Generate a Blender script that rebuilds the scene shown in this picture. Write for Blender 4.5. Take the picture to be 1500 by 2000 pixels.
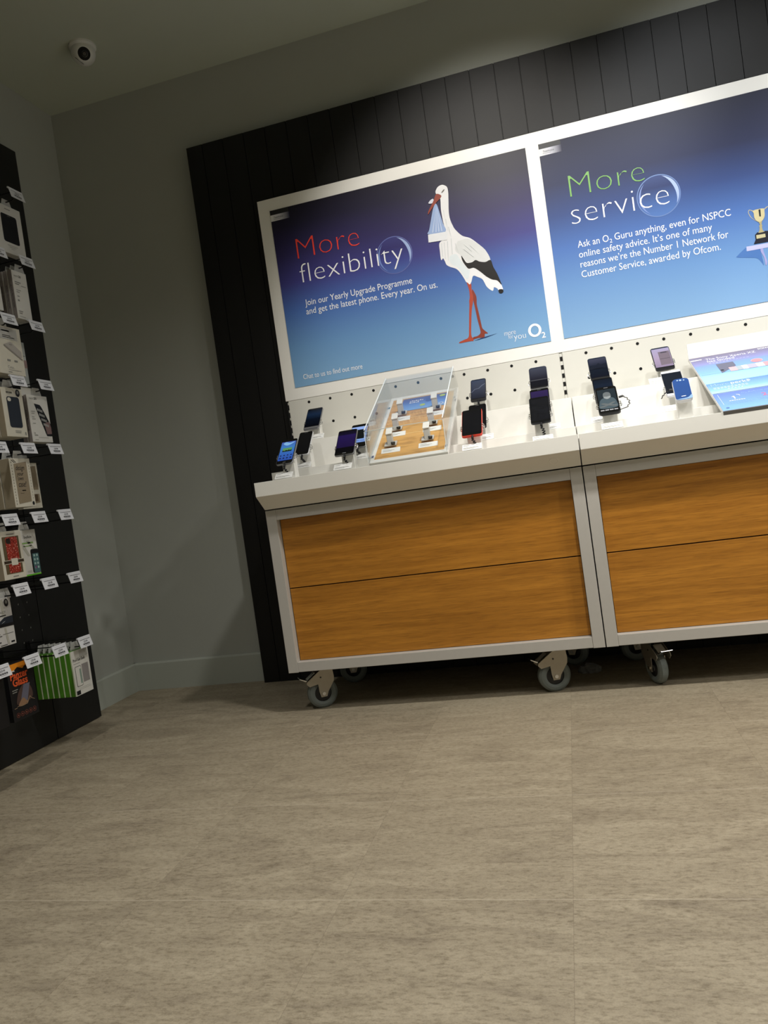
import bpy, bmesh, math, random
from mathutils import Vector, Matrix, Euler

for o in list(bpy.data.objects):
    bpy.data.objects.remove(o)
SC = bpy.context.scene
COL = SC.collection
PI = math.pi
R = math.radians
random.seed(7)

# ------------------------------------------------------------------ camera
def make_camera():
    cam = bpy.data.cameras.new('camera')
    cam.sensor_fit = 'VERTICAL'
    cam.sensor_height = 24.0
    cam.lens = 24.0 * 1457.32 / 2000.0
    cam.clip_start = 0.01
    ob = bpy.data.objects.new('camera', cam)
    COL.objects.link(ob)
    y, p, r = R(-14.214), R(-1.5187), R(-8.0855)
    f = Vector((math.sin(y)*math.cos(p), math.cos(y)*math.cos(p), math.sin(p)))
    ri = Vector((math.cos(y), -math.sin(y), 0))
    up = ri.cross(f)
    r2 = ri*math.cos(r) + up*math.sin(r)
    u2 = -ri*math.sin(r) + up*math.cos(r)
    m = Matrix((r2, u2, -f)).transposed().to_4x4()
    m.translation = Vector((0.9641, -2.2522, 0.6816))
    ob.matrix_world = m
    SC.camera = ob
make_camera()

# ------------------------------------------------------------------ light
SC.view_settings.view_transform = 'Standard'
SC.view_settings.look = 'None'
SC.view_settings.gamma = 1.0
SC.view_settings.use_curve_mapping = False
SC.view_settings.exposure = 0.0

W = bpy.data.worlds.new('shop_ambient')
SC.world = W
W.use_nodes = True
W.node_tree.nodes['Background'].inputs[0].default_value = (0.9, 1.0, 0.95, 1)
W.node_tree.nodes['Background'].inputs[1].default_value = 0.0

def spot(name, loc, aim, power, angle, blend, radius, col):
    l = bpy.data.lights.new(name, 'SPOT')
    l.energy = power; l.spot_size = R(angle); l.spot_blend = blend
    l.shadow_soft_size = radius; l.color = col
    ob = bpy.data.objects.new(name, l); COL.objects.link(ob)
    ob.location = loc
    ob.rotation_euler = (Vector(aim) - Vector(loc)).to_track_quat('-Z', 'Y').to_euler()
    return ob
WARM = (1.0, 0.955, 0.89)
COOL = (0.94, 0.965, 1.0)
# track spots over the posters
spot('track_spot', (0.80, -0.98, 2.37), (0.86, 0.44, 1.34), 76, 61, 0.6, 0.04, WARM)
spot('track_spot', (1.62, -0.98, 2.37), (1.62, 0.44, 1.36), 50, 61, 0.6, 0.04, COOL)
spot('track_spot', (2.44, -0.98, 2.37), (2.44, 0.44, 1.36), 52, 61, 0.6, 0.04, COOL)
# unseen downlights: some follow cast shadows, others are fill added to brighten the room
for (x, y, p, a) in ((1.25, -0.78, 118, 145), (2.75, -0.78, 135, 165), (-0.05, -1.40, 50, 140), (1.1, -2.0, 34, 128), (3.6, -1.6, 210, 168), (0.1, -3.6, 26, 128), (2.4, -4.0, 44, 140)):
    spot('downlight_and_fill', (x, y, 2.39), (x, y, 0), p, a, 1.0, 0.07, (1.0, 0.978, 0.938))

# ------------------------------------------------------------------ materials
def lin(c):
    c = c/255.0
    return c/12.92 if c <= 0.04045 else ((c+0.055)/1.055)**2.4
def rgb(h):
    return (lin(int(h[0:2], 16)), lin(int(h[2:4], 16)), lin(int(h[4:6], 16)), 1)
MATS = {}
def mat(name, hexcol, rough=0.5, metal=0.0, var=0.04, scale=40.0, bump=0.0, emit=0.0, spec=0.5, coat=0.0):
    """principled with a faint procedural mottling"""
    if name in MATS: return MATS[name]
    m = bpy.data.materials.new(name); m.use_nodes = True
    nt = m.node_tree; b = nt.nodes['Principled BSDF']
    c = rgb(hexcol)
    tc = nt.nodes.new('ShaderNodeTexCoord')
    no = nt.nodes.new('ShaderNodeTexNoise'); no.inputs['Scale'].default_value = scale
    no.inputs['Detail'].default_value = 4
    nt.links.new(tc.outputs['Object'], no.inputs['Vector'])
    mx = nt.nodes.new('ShaderNodeMix'); mx.data_type = 'RGBA'
    mx.inputs['A'].default_value = tuple(v*(1-var) for v in c[:3]) + (1,)
    mx.inputs['B'].default_value = tuple(min(1, v*(1+var)) for v in c[:3]) + (1,)
    nt.links.new(no.outputs['Fac'], mx.inputs['Factor'])
    nt.links.new(mx.outputs['Result'], b.inputs['Base Color'])
    b.inputs['Roughness'].default_value = rough
    b.inputs['Metallic'].default_value = metal
    b.inputs['Specular IOR Level'].default_value = spec
    b.inputs['Coat Weight'].default_value = coat
    if emit:
        nt.links.new(mx.outputs['Result'], b.inputs['Emission Color'])
        b.inputs['Emission Strength'].default_value = emit
    if bump:
        bp = nt.nodes.new('ShaderNodeBump'); bp.inputs['Strength'].default_value = bump
        bp.inputs['Distance'].default_value = 0.002
        nt.links.new(no.outputs['Fac'], bp.inputs['Height'])
        nt.links.new(bp.outputs['Normal'], b.inputs['Normal'])
    MATS[name] = m
    return m

def wood(name, dark, light, sc=1.0, along='X', rough=0.42):
    m = bpy.data.materials.new(name); m.use_nodes = True
    nt = m.node_tree; b = nt.nodes['Principled BSDF']
    tc = nt.nodes.new('ShaderNodeTexCoord')
    mp = nt.nodes.new('ShaderNodeMapping')
    mp.inputs['Scale'].default_value = (1.2*sc, 9*sc, 26*sc) if along == 'X' else (26*sc, 1.2*sc, 9*sc)
    nt.links.new(tc.outputs['Object'], mp.inputs['Vector'])
    n1 = nt.nodes.new('ShaderNodeTexNoise'); n1.inputs['Scale'].default_value = 1.6
    n1.inputs['Detail'].default_value = 8; n1.inputs['Roughness'].default_value = 0.62
    n1.inputs['Distortion'].default_value = 0.35
    nt.links.new(mp.outputs['Vector'], n1.inputs['Vector'])
    mp2 = nt.nodes.new('ShaderNodeMapping')
    mp2.inputs['Scale'].default_value = (14*sc, 60*sc, 420*sc) if along == 'X' else (420*sc, 14*sc, 60*sc)
    nt.links.new(tc.outputs['Object'], mp2.inputs['Vector'])
    n2 = nt.nodes.new('ShaderNodeTexNoise'); n2.inputs['Scale'].default_value = 1.0
    n2.inputs['Detail'].default_value = 3
    nt.links.new(mp2.outputs['Vector'], n2.inputs['Vector'])
    rp = nt.nodes.new('ShaderNodeValToRGB')
    e = rp.color_ramp.elements
    e[0].position = 0.22; e[0].color = rgb(dark)
    e[1].position = 0.72; e[1].color = rgb(light)
    nt.links.new(n1.outputs['Fac'], rp.inputs['Fac'])
    r2 = nt.nodes.new('ShaderNodeValToRGB')
    r2.color_ramp.elements[0].position = 0.34; r2.color_ramp.elements[0].color = (0.74, 0.72, 0.70, 1)
    r2.color_ramp.elements[1].position = 0.5; r2.color_ramp.elements[1].color = (1, 1, 1, 1)
    nt.links.new(n2.outputs['Fac'], r2.inputs['Fac'])
    mx = nt.nodes.new('ShaderNodeMix'); mx.data_type = 'RGBA'; mx.blend_type = 'MULTIPLY'
    mx.inputs['Factor'].default_value = 1.0
    nt.links.new(rp.outputs['Color'], mx.inputs['A']); nt.links.new(r2.outputs['Color'], mx.inputs['B'])
    nt.links.new(mx.outputs['Result'], b.inputs['Base Color'])
    b.inputs['Roughness'].default_value = rough
    MATS[name] = m
    return m

def print_gradient(name, stops, length, axis='Y', rough=0.42):
    """printed artwork: colours run along the sheet"""
    m = bpy.data.materials.new(name); m.use_nodes = True
    nt = m.node_tree; b = nt.nodes['Principled BSDF']
    tc = nt.nodes.new('ShaderNodeTexCoord'); sp = nt.nodes.new('ShaderNodeSeparateXYZ')
    nt.links.new(tc.outputs['Object'], sp.inputs['Vector'])
    mr = nt.nodes.new('ShaderNodeMapRange'); mr.inputs['From Max'].default_value = length
    nt.links.new(sp.outputs[axis], mr.inputs['Value'])
    rp = nt.nodes.new('ShaderNodeValToRGB'); el = rp.color_ramp.elements
    el[0].position = stops[0][0]; el[0].color = rgb(stops[0][1])
    el[1].position = stops[-1][0]; el[1].color = rgb(stops[-1][1])
    for p, h in stops[1:-1]:
        q = el.new(p); q.color = rgb(h)
    nt.links.new(mr.outputs['Result'], rp.inputs['Fac'])
    nt.links.new(rp.outputs['Color'], b.inputs['Base Color'])
    b.inputs['Roughness'].default_value = rough
    b.inputs['Specular IOR Level'].default_value = 0.22
    MATS[name] = m
    return m

def acrylic(name):
    m = bpy.data.materials.new(name); m.use_nodes = True
    nt = m.node_tree; nt.nodes.remove(nt.nodes['Principled BSDF'])
    out = nt.nodes['Material Output']
    tr = nt.nodes.new('ShaderNodeBsdfTransparent'); tr.inputs['Color'].default_value = (0.982, 0.99, 0.989, 1)
    gl = nt.nodes.new('ShaderNodeBsdfGlossy'); gl.inputs['Roughness'].default_value = 0.03
    lw = nt.nodes.new('ShaderNodeLayerWeight'); lw.inputs['Blend'].default_value = 0.5
    pw = nt.nodes.new('ShaderNodeMath'); pw.operation = 'POWER'; pw.inputs[1].default_value = 5.0
    nt.links.new(lw.outputs['Facing'], pw.inputs[0])
    no = nt.nodes.new('ShaderNodeTexNoise'); no.inputs['Scale'].default_value = 6
    m1 = nt.nodes.new('ShaderNodeMath'); m1.operation = 'MULTIPLY_ADD'; m1.inputs[1].default_value = 0.01
    m1.inputs[2].default_value = 0.038; nt.links.new(no.outputs['Fac'], m1.inputs[0])
    ma = nt.nodes.new('ShaderNodeMath'); ma.operation = 'MULTIPLY_ADD'; ma.use_clamp = True
    ma.inputs[1].default_value = 0.9; nt.links.new(pw.outputs[0], ma.inputs[0]); nt.links.new(m1.outputs[0], ma.inputs[2])
    mx = nt.nodes.new('ShaderNodeMixShader')
    nt.links.new(ma.outputs['Value'], mx.inputs[0])
    nt.links.new(tr.outputs[0], mx.inputs[1]); nt.links.new(gl.outputs[0], mx.inputs[2])
    nt.links.new(mx.outputs[0], out.inputs['Surface'])
    MATS[name] = m
    return m

def glitter(name):
    m = bpy.data.materials.new(name); m.use_nodes = True
    nt = m.node_tree; b = nt.nodes['Principled BSDF']
    tc = nt.nodes.new('ShaderNodeTexCoord')
    v = nt.nodes.new('ShaderNodeTexVoronoi'); v.inputs['Scale'].default_value = 420
    nt.links.new(tc.outputs['Object'], v.inputs['Vector'])
    rp = nt.nodes.new('ShaderNodeValToRGB'); e = rp.color_ramp.elements
    e[0].position = 0.0; e[0].color = rgb('5e1712'); e[1].position = 0.75; e[1].color = rgb('a83a2c')
    q = e.new(0.93); q.color = rgb('f0b0a0')
    nt.links.new(v.outputs['Color'], rp.inputs['Fac'])
    nt.links.new(rp.outputs['Color'], b.inputs['Base Color'])
    b.inputs['Roughness'].default_value = 0.35
    MATS[name] = m
    return m

def floor_material():
    m = bpy.data.materials.new('stone_floor_tile'); m.use_nodes = True
    nt = m.node_tree; b = nt.nodes['Principled BSDF']; N = nt.nodes.new; L = nt.links.new
    tc = N('ShaderNodeTexCoord')
    # every tile gets its own patch of the pattern
    sp0 = N('ShaderNodeSeparateXYZ'); L(tc.outputs['Object'], sp0.inputs['Vector'])
    ids = []
    for ax, off in (('X', 0.8824), ('Y', -1.0707)):
        q = N('ShaderNodeMath'); q.operation = 'SUBTRACT'; q.inputs[1].default_value = off; L(sp0.outputs[ax], q.inputs[0])
        d = N('ShaderNodeMath'); d.operation = 'DIVIDE'; d.inputs[1].default_value = 0.388; L(q.outputs[0], d.inputs[0])
        f = N('ShaderNodeMath'); f.operation = 'FLOOR'; L(d.outputs[0], f.inputs[0]); ids.append(f.outputs[0])
    cb = N('ShaderNodeCombineXYZ'); L(ids[0], cb.inputs['X']); L(ids[1], cb.inputs['Y'])
    wn = N('ShaderNodeTexWhiteNoise'); wn.noise_dimensions = '3D'; L(cb.outputs[0], wn.inputs['Vector'])
    sc = N('ShaderNodeVectorMath'); sc.operation = 'SCALE'; sc.inputs['Scale'].default_value = 9.0; L(wn.outputs['Color'], sc.inputs[0])
    ad = N('ShaderNodeVectorMath'); ad.operation = 'ADD'; L(tc.outputs['Object'], ad.inputs[0]); L(sc.outputs[0], ad.inputs[1])
    co = ad.outputs[0]
    # streaks running along X
    mp = N('ShaderNodeMapping'); mp.inputs['Scale'].default_value = (3.2, 12, 1)
    mp.inputs['Rotation'].default_value = (0, 0, R(-4))
    L(co, mp.inputs['Vector'])
    n1 = N('ShaderNodeTexNoise'); n1.inputs['Scale'].default_value = 1.4; n1.inputs['Detail'].default_value = 12
    n1.inputs['Roughness'].default_value = 0.72; n1.inputs['Distortion'].default_value = 0.9
    L(mp.outputs['Vector'], n1.inputs['Vector'])
    r1 = N('ShaderNodeValToRGB'); e = r1.color_ramp.elements
    e[0].position = 0.30; e[0].color = rgb('817664'); e[1].position = 0.70; e[1].color = rgb('a59a84')
    q = e.new(0.47); q.color = rgb('948974')
    L(n1.outputs['Fac'], r1.inputs['Fac'])
    # fine dark flecks, gathered in clusters
    mp2 = N('ShaderNodeMapping'); mp2.inputs['Scale'].default_value = (70, 170, 1)
    L(co, mp2.inputs['Vector'])
    n2 = N('ShaderNodeTexNoise'); n2.inputs['Scale'].default_value = 1.0; n2.inputs['Detail'].default_value = 6
    n2.inputs['Roughness'].default_value = 0.75
    L(mp2.outputs['Vector'], n2.inputs['Vector'])
    r2 = N('ShaderNodeValToRGB'); e = r2.color_ramp.elements
    e[0].position = 0.33; e[0].color = (0.50, 0.47, 0.43, 1); e[1].position = 0.53; e[1].color = (1, 1, 1, 1)
    L(n2.outputs['Fac'], r2.inputs['Fac'])
    ng = N('ShaderNodeTexNoise'); ng.inputs['Scale'].default_value = 420; ng.inputs['Detail'].default_value = 2
    L(co, ng.inputs['Vector'])
    rg = N('ShaderNodeMapRange'); rg.inputs['To Min'].default_value = 0.80; rg.inputs['To Max'].default_value = 1.20
    L(ng.outputs['Fac'], rg.inputs['Value'])
    tv = N('ShaderNodeMapRange'); tv.inputs['To Min'].default_value = 0.96; tv.inputs['To Max'].default_value = 1.04
    L(wn.outputs['Value'], tv.inputs['Value'])
    gm = N('ShaderNodeMath'); gm.operation = 'MULTIPLY'; L(rg.outputs['Result'], gm.inputs[0]); L(tv.outputs['Result'], gm.inputs[1])
    vs = N('ShaderNodeVectorMath'); vs.operation = 'SCALE'; L(r1.outputs['Color'], vs.inputs[0]); L(gm.outputs[0], vs.inputs['Scale'])
    mx = N('ShaderNodeMix'); mx.data_type = 'RGBA'; mx.blend_type = 'MULTIPLY'; mx.inputs['Factor'].default_value = 0.8
    L(vs.outputs[0], mx.inputs['A']); L(r2.outputs['Color'], mx.inputs['B'])
    # round fossil-like spots
    v = N('ShaderNodeTexVoronoi'); v.inputs['Scale'].default_value = 26
    L(tc.outputs['Object'], v.inputs['Vector'])
    r3 = N('ShaderNodeValToRGB'); e = r3.color_ramp.elements
    e[0].position = 0.10; e[0].color = (0.70, 0.69, 0.66, 1); e[1].position = 0.17; e[1].color = (1, 1, 1, 1)
    L(v.outputs['Distance'], r3.inputs['Fac'])
    n3 = N('ShaderNodeTexNoise'); n3.inputs['Scale'].default_value = 3.1
    L(tc.outputs['Object'], n3.inputs['Vector'])
    g3 = N('ShaderNodeMapRange'); g3.inputs['From Min'].default_value = 0.52; g3.inputs['From Max'].default_value = 0.68
    g3.inputs['To Max'].default_value = 0.6
    L(n3.outputs['Fac'], g3.inputs['Value'])
    mx2 = N('ShaderNodeMix'); mx2.data_type = 'RGBA'; mx2.blend_type = 'MULTIPLY'
    L(g3.outputs['Result'], mx2.inputs['Factor'])
    L(mx.outputs['Result'], mx2.inputs['A']); L(r3.outputs['Color'], mx2.inputs['B'])
    # tile joints
    sp = N('ShaderNodeSeparateXYZ'); L(tc.outputs['Object'], sp.inputs['Vector'])
    def joint(sock, off, wid):
        a = N('ShaderNodeMath'); a.operation = 'SUBTRACT'; a.inputs[1].default_value = off; L(sock, a.inputs[0])
        d = N('ShaderNodeMath'); d.operation = 'DIVIDE'; d.inputs[1].default_value = 0.388; L(a.outputs[0], d.inputs[0])
        p = N('ShaderNodeMath'); p.operation = 'PINGPONG'; p.inputs[1].default_value = 0.5; L(d.outputs[0], p.inputs[0])
        lt = N('ShaderNodeMath'); lt.operation = 'LESS_THAN'; lt.inputs[1].default_value = wid; L(p.outputs[0], lt.inputs[0])
        return lt.outputs[0]
    jx = joint(sp.outputs['X'], 0.8824, 0.0013); jy = joint(sp.outputs['Y'], -1.0707, 0.0024)
    mx3 = N('ShaderNodeMix'); mx3.data_type = 'RGBA'; mx3.inputs['B'].default_value = rgb('6b5f50')
    m1 = N('ShaderNodeMath'); m1.operation = 'MULTIPLY'; m1.inputs[1].default_value = 0.45; L(jx, m1.inputs[0])
    L(m1.outputs[0], mx3.inputs['Factor']); L(mx2.outputs['Result'], mx3.inputs['A'])
    mx4 = N('ShaderNodeMix'); mx4.data_type = 'RGBA'; mx4.inputs['B'].default_value = rgb('c3b8a6')
    m2 = N('ShaderNodeMath'); m2.operation = 'MULTIPLY'; m2.inputs[1].default_value = 0.38; L(jy, m2.inputs[0])
    L(m2.outputs[0], mx4.inputs['Factor']); L(mx3.outputs['Result'], mx4.inputs['A'])
    L(mx4.outputs['Result'], b.inputs['Base Color'])
    b.inputs['Roughness'].default_value = 0.55
    b.inputs['Specular IOR Level'].default_value = 0.35
    bp = N('ShaderNodeBump'); bp.inputs['Strength'].default_value = 0.12; bp.inputs['Distance'].default_value = 0.002
    L(n2.outputs['Fac'], bp.inputs['Height']); L(bp.outputs['Normal'], b.inputs['Normal'])
    return m

# ------------------------------------------------------------------ mesh helpers
class MB:
    """collects geometry for ONE mesh object"""
    def __init__(self): self.bm = bmesh.new()
    def poly(self, pts):
        vs = [self.bm.verts.new(p) for p in pts]
        return self.bm.faces.new(vs)
    def box(self, lo, hi, bev=0.0):
        x0, y0, z0 = lo; x1, y1, z1 = hi
        vs = [self.bm.verts.new(p) for p in ((x0,y0,z0),(x1,y0,z0),(x1,y1,z0),(x0,y1,z0),(x0,y0,z1),(x1,y0,z1),(x1,y1,z1),(x0,y1,z1))]
        fs = [self.bm.faces.new([vs[i] for i in q]) for q in ((0,3,2,1),(4,5,6,7),(0,1,5,4),(1,2,6,5),(2,3,7,6),(3,0,4,7))]
        if bev:
            ed = {e for f in fs for e in f.edges}
            bmesh.ops.bevel(self.bm, geom=list(ed), offset=bev, segments=2, affect='EDGES', profile=0.5)
        return self
    def prism(self, pts, d, bev=0.0):
        """pts: closed outline (3d); extruded by vector d"""
        d = Vector(d)
        a = [self.bm.verts.new(p) for p in pts]; b = [self.bm.verts.new(Vector(p)+d) for p in pts]
        n = len(pts); fs = [self.bm.faces.new(a[::-1]), self.bm.faces.new(b)]
        for i in range(n):
            fs.append(self.bm.faces.new((a[i], a[(i+1) % n], b[(i+1) % n], b[i])))
        if bev:
            ed = {e for f in fs for e in f.edges}
            bmesh.ops.bevel(self.bm, geom=list(ed), offset=bev, segments=1, affect='EDGES')
        return self
    def slab(self, outline, z0, z1, ch=0.0):
        """outline in XY, chamfered slab between z0 and z1 (z1 the front)"""
        cx = sum(p[0] for p in outline)/len(outline); cy = sum(p[1] for p in outline)/len(outline)
        def ring(z, inset):
            out = []
            for x, y in outline:
                v = Vector((x-cx, y-cy)); l = v.length
                k = (l-inset)/l if l else 1
                out.append(self.bm.verts.new((cx+v.x*k, cy+v.y*k, z)))
            return out
        rs = [ring(z0, ch), ring(z0+ch, 0), ring(z1-ch, 0), ring(z1, ch)] if ch else [ring(z0, 0), ring(z1, 0)]
        self.bm.faces.new(rs[0][::-1]); self.bm.faces.new(rs[-1])
        n = len(outline)
        for a, b in zip(rs, rs[1:]):
            for i in range(n):
                self.bm.faces.new((a[i], a[(i+1) % n], b[(i+1) % n], b[i]))
        return self
    def tube(self, path, r, n=8, cap=True):
        P = [Vector(p) for p in path]; rings = []
        up = None
        for i, p in enumerate(P):
            t = (P[min(i+1, len(P)-1)] - P[max(i-1, 0)]).normalized()
            if up is None:
                up = Vector((0, 0, 1)) if abs(t.z) < 0.9 else Vector((1, 0, 0))
            s = t.cross(up).normalized(); up = s.cross(t).normalized()
            rr = r[i] if isinstance(r, (list, tuple)) else r
            rings.append([self.bm.verts.new(p + (s*math.cos(2*PI*k/n) + up*math.sin(2*PI*k/n))*rr) for k in range(n)])
        for a, b in zip(rings, rings[1:]):
            for k in range(n):
                self.bm.faces.new((a[k], a[(k+1) % n], b[(k+1) % n], b[k]))
        if cap:
            self.bm.faces.new(rings[0][::-1]); self.bm.faces.new(rings[-1])
        return self
    def lathe(self, prof, axis='Z', n=32, centre=(0, 0, 0), loop=False):
        """prof: (radius, height) list"""
        c = Vector(centre); rings = []
        for r, h in prof:
            ring = []
            for k in range(n):
                a = 2*PI*k/n; x, y = r*math.cos(a), r*math.sin(a)
                v = {'Z': (x, y, h), 'X': (h, x, y), 'Y': (y, h, x)}[axis]
                ring.append(self.bm.verts.new(c + Vector(v)))
            rings.append(ring)
        for a, b in zip(rings, rings[1:]):
            for k in range(n):
                self.bm.faces.new((a[k], a[(k+1) % n], b[(k+1) % n], b[k]))
        if loop:
            for k in range(n):
                self.bm.faces.new((rings[-1][k], rings[-1][(k+1) % n], rings[0][(k+1) % n], rings[0][k]))
            return self
        self.bm.faces.new(rings[0][::-1]); self.bm.faces.new(rings[-1])
        return self
    def flat(self, outline, z=0.0):
        """a printed shape lying in the XY plane"""
        f = self.poly([(x, y, z) for x, y in outline])
        f.normal_update()
        if f.normal.z < 0: f.normal_flip()
        return self
    def xf(self, m):
        bmesh.ops.transform(self.bm, matrix=m, verts=self.bm.verts); return self
    def build(self, name, m, parent=None, loc=(0, 0, 0), rot=(0, 0, 0), smooth=False, tri=False):
        if tri: bmesh.ops.triangulate(self.bm, faces=self.bm.faces[:])
        else: bmesh.ops.recalc_face_normals(self.bm, faces=self.bm.faces[:]) if len(self.bm.faces) > 1 else None
        me = bpy.data.meshes.new(name); self.bm.to_mesh(me); self.bm.free()
        if m: me.materials.append(m)
        if smooth:
            for p in me.polygons: p.use_smooth = True
        ob = bpy.data.objects.new(name, me); COL.objects.link(ob)
        ob.parent = parent; ob.location = loc; ob.rotation_euler = rot
        return ob

def printed(name, outlines, z, m, parent):
    b = MB()
    for o in outlines: b.flat(o, z)
    bmesh.ops.triangulate(b.bm, faces=b.bm.faces[:])
    return b.build(name, m, parent, tri=True)

def tag(o, label, cat, group=None):
    o['label'] = label; o['category'] = cat
    if group: o['group'] = group
    return o
def thing(name, label, cat, loc=(0, 0, 0), rot=(0, 0, 0), group=None):
    o = bpy.data.objects.new(name, None); COL.objects.link(o)
    o.empty_display_size = 0.05
    o.location = loc; o.rotation_euler = rot
    return tag(o, label, cat, group)
def struct(o):
    o['kind'] = 'structure'; return o
def dup(root, loc=None, rot=None, label=None, group=None):
    r = root.copy(); COL.objects.link(r)
    if loc is not None: r.location = loc
    if rot is not None: r.rotation_euler = rot
    if label: r['label'] = label
    if group: r['group'] = group
    for ch in list(root.children):
        c = ch.copy(); COL.objects.link(c); c.parent = r
        for g in list(ch.children):
            d = g.copy(); COL.objects.link(d); d.parent = c
    return r

def rrect(x0, y0, x1, y1, r, n=5):
    out = []
    for cx, cy, a0 in ((x1-r, y1-r, 0), (x0+r, y1-r, 90), (x0+r, y0+r, 180), (x1-r, y0+r, 270)):
        for k in range(n+1):
            a = R(a0 + 90*k/n); out.append((cx+r*math.cos(a), cy+r*math.sin(a)))
    return out
def rect(x0, y0, x1, y1): return [(x0, y0), (x1, y0), (x1, y1), (x0, y1)]
def disc(cx, cy, rx, ry=None, n=40):
    ry = ry or rx
    return [(cx+rx*math.cos(2*PI*k/n), cy+ry*math.sin(2*PI*k/n)) for k in range(n)]
def smooth_outline(pts, sub=4):
    """closed Catmull-Rom through the points"""
    n = len(pts); out = []
    for i in range(n):
        p0, p1, p2, p3 = (Vector(pts[(i+k-1) % n]) for k in range(4))
        for s in range(sub):
            t = s/sub
            q = 0.5*((2*p1) + (p2-p0)*t + (2*p0-5*p1+4*p2-p3)*t*t + (3*p1-p0-3*p2+p3)*t*t*t)
            out.append((q.x, q.y))
    return out

def text_mesh(body, weight=0.0):
    cu = bpy.data.curves.new('lettering', 'FONT'); cu.body = body; cu.size = 1.0
    cu.offset = weight; cu.resolution_u = 3
    ob = bpy.data.objects.new('lettering', cu); COL.objects.link(ob)
    dg = bpy.context.evaluated_depsgraph_get()
    me = bpy.data.meshes.new_from_object(ob.evaluated_get(dg))
    bpy.data.objects.remove(ob); bpy.data.curves.remove(cu)
    return me
def text(name, lines, m, parent, z=0.0006, weight=0.0, shear=0.0, rot=0.0):
    """lines: (string, left, baseline, width, size or None); one mesh lying in the parent's XY plane"""
    bm = bmesh.new()
    for s, u, v, w, size in lines:
        me = text_mesh(s, weight)
        xs = [p.co.x for p in me.vertices]
        x0, x1 = min(xs), max(xs)
        k = w/(x1-x0) if w else size
        ky = size if size else k
        M = Matrix.Translation((u, v, z)) @ Matrix.Rotation(rot, 4, 'Z') @ Matrix(((k, shear*ky, 0, 0), (0, ky, 0, 0), (0, 0, 1, 0), (0, 0, 0, 1))) @ Matrix.Translation((-x0, 0, 0))
        me.transform(M); bm.from_mesh(me); bpy.data.meshes.remove(me)
    me = bpy.data.meshes.new(name); bm.to_mesh(me); bm.free()
    me.materials.append(m)
    ob = bpy.data.objects.new(name, me); COL.objects.link(ob); ob.parent = parent
    return ob

FRONT = (PI/2, 0, 0)          # local XY = a sheet facing the shop floor (-y)
SIDE = (PI/2, 0, PI/2)        # local XY = a sheet facing +x

# shared materials
WALL = mat('grey_green_wall_paint', 'a5a79f', 0.85, var=0.03, scale=9)
WALLF = mat('bounce_wall_paint', 'cfd2cb', 0.85, var=0.02, scale=9)  # unseen walls made paler than the others to bounce more light
CEIL = mat('ceiling_paint', 'b4b9a8', 0.9, var=0.02, scale=6)
SKIRT = mat('skirting_paint', 'a9ada3', 0.55, var=0.02)
BLACKP = mat('black_plank_paint', '131211', 0.5, var=0.12, scale=30, bump=0.1, spec=0.3)
BLACKW = mat('black_wall_panel', '0f0f0e', 0.55, var=0.15, scale=25)
BLACKV = mat('black_void', '060606', 0.8)
WHITE = mat('white_satin', 'ebe9e2', 0.42, var=0.015)
WHITEM = mat('white_peg_metal', 'd6d4cb', 0.5, var=0.015)
WHITEP = mat('white_board', 'f0eee8', 0.4, var=0.01)
ALU = mat('silver_painted_frame', 'b5b1aa', 0.42, metal=0.0, var=0.03, scale=60)
STEEL = mat('pressed_steel', 'a29a8c', 0.38, metal=0.85, var=0.08, scale=70)
CHROME = mat('chrome', 'd8d8d6', 0.14, metal=1.0)
RUBBER = mat('grey_rubber', '656b67', 0.65, var=0.1, scale=60)
BLACKPL = mat('black_plastic', '101011', 0.4)
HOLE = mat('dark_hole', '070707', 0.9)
PHBLACK = mat('black_phone_glass', '08080b', 0.12, var=0.2, coat=0.6)
PHGREY = mat('grey_phone_shell', '8c8c8e', 0.35, metal=0.5)
PHDARK = mat('dark_phone_shell', '26272b', 0.35, metal=0.3)
PHWHITE = mat('white_phone_shell', 'd8d8da', 0.3)
PHRED = mat('orange_red_phone_shell', 'ee4630', 0.35)
INKW = mat('white_ink', 'f2f3f6', 0.35)
INKR = mat('red_ink', 'e63f2f', 0.35)
INKG = mat('green_ink', '62a034', 0.35)
INKK = mat('black_ink', '17171a', 0.5)
INKGR = mat('grey_ink', '85857f', 0.5)
CARD = mat('white_card', 'efefec', 0.55)
ACR = acrylic('clear_acrylic')
OAK = wood('warm_oak_veneer', '905a12', 'c3842c', 1.5)
OAKL = wood('light_oak_inlay', 'cf9a55', 'e3b36c', 1.2)
CABLE = mat('black_cable', '141414', 0.5)

# ------------------------------------------------------------------ the setting
X0, X1, Y0, Y1, HC = -0.9032, 4.6, 0.5044, -5.2, 2.4132
struct(MB().box((X0-0.1, Y1-0.1, -0.08), (X1+0.1, Y0+0.1, 0)).build('floor', floor_material()))
struct(MB().box((X0-0.1, Y1-0.1, HC), (X1+0.1, Y0+0.1, HC+0.08)).build('ceiling', CEIL))
struct(MB().box((X0-0.1, Y0, 0), (X1+0.1, Y0+0.1, HC)).build('wall_back', WALL))
struct(MB().box((X0-0.1, Y1, 0), (X0, Y0, HC)).build('wall_left', WALL))
struct(MB().box((X1, Y1, 0), (X1+0.1, Y0, HC)).build('wall_right', WALLF))
struct(MB().box((X0-0.1, Y1-0.1, 0), (X1+0.1, Y1, HC)).build('wall_front', WALLF))
def skirting(name, a, b):
    m = MB()
    prof = [(0, 0), (0.0125, 0), (0.0125, 0.109), (0.009, 0.1156), (0, 0.1156)]
    if name.endswith('back'):
        m.prism([(a, Y0-d, z) for d, z in prof], (b-a, 0, 0))
    else:
        m.prism([(X0+d, a, z) for d, z in prof], (0, b-a, 0))
    struct(m.build(name, SKIRT))
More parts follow.
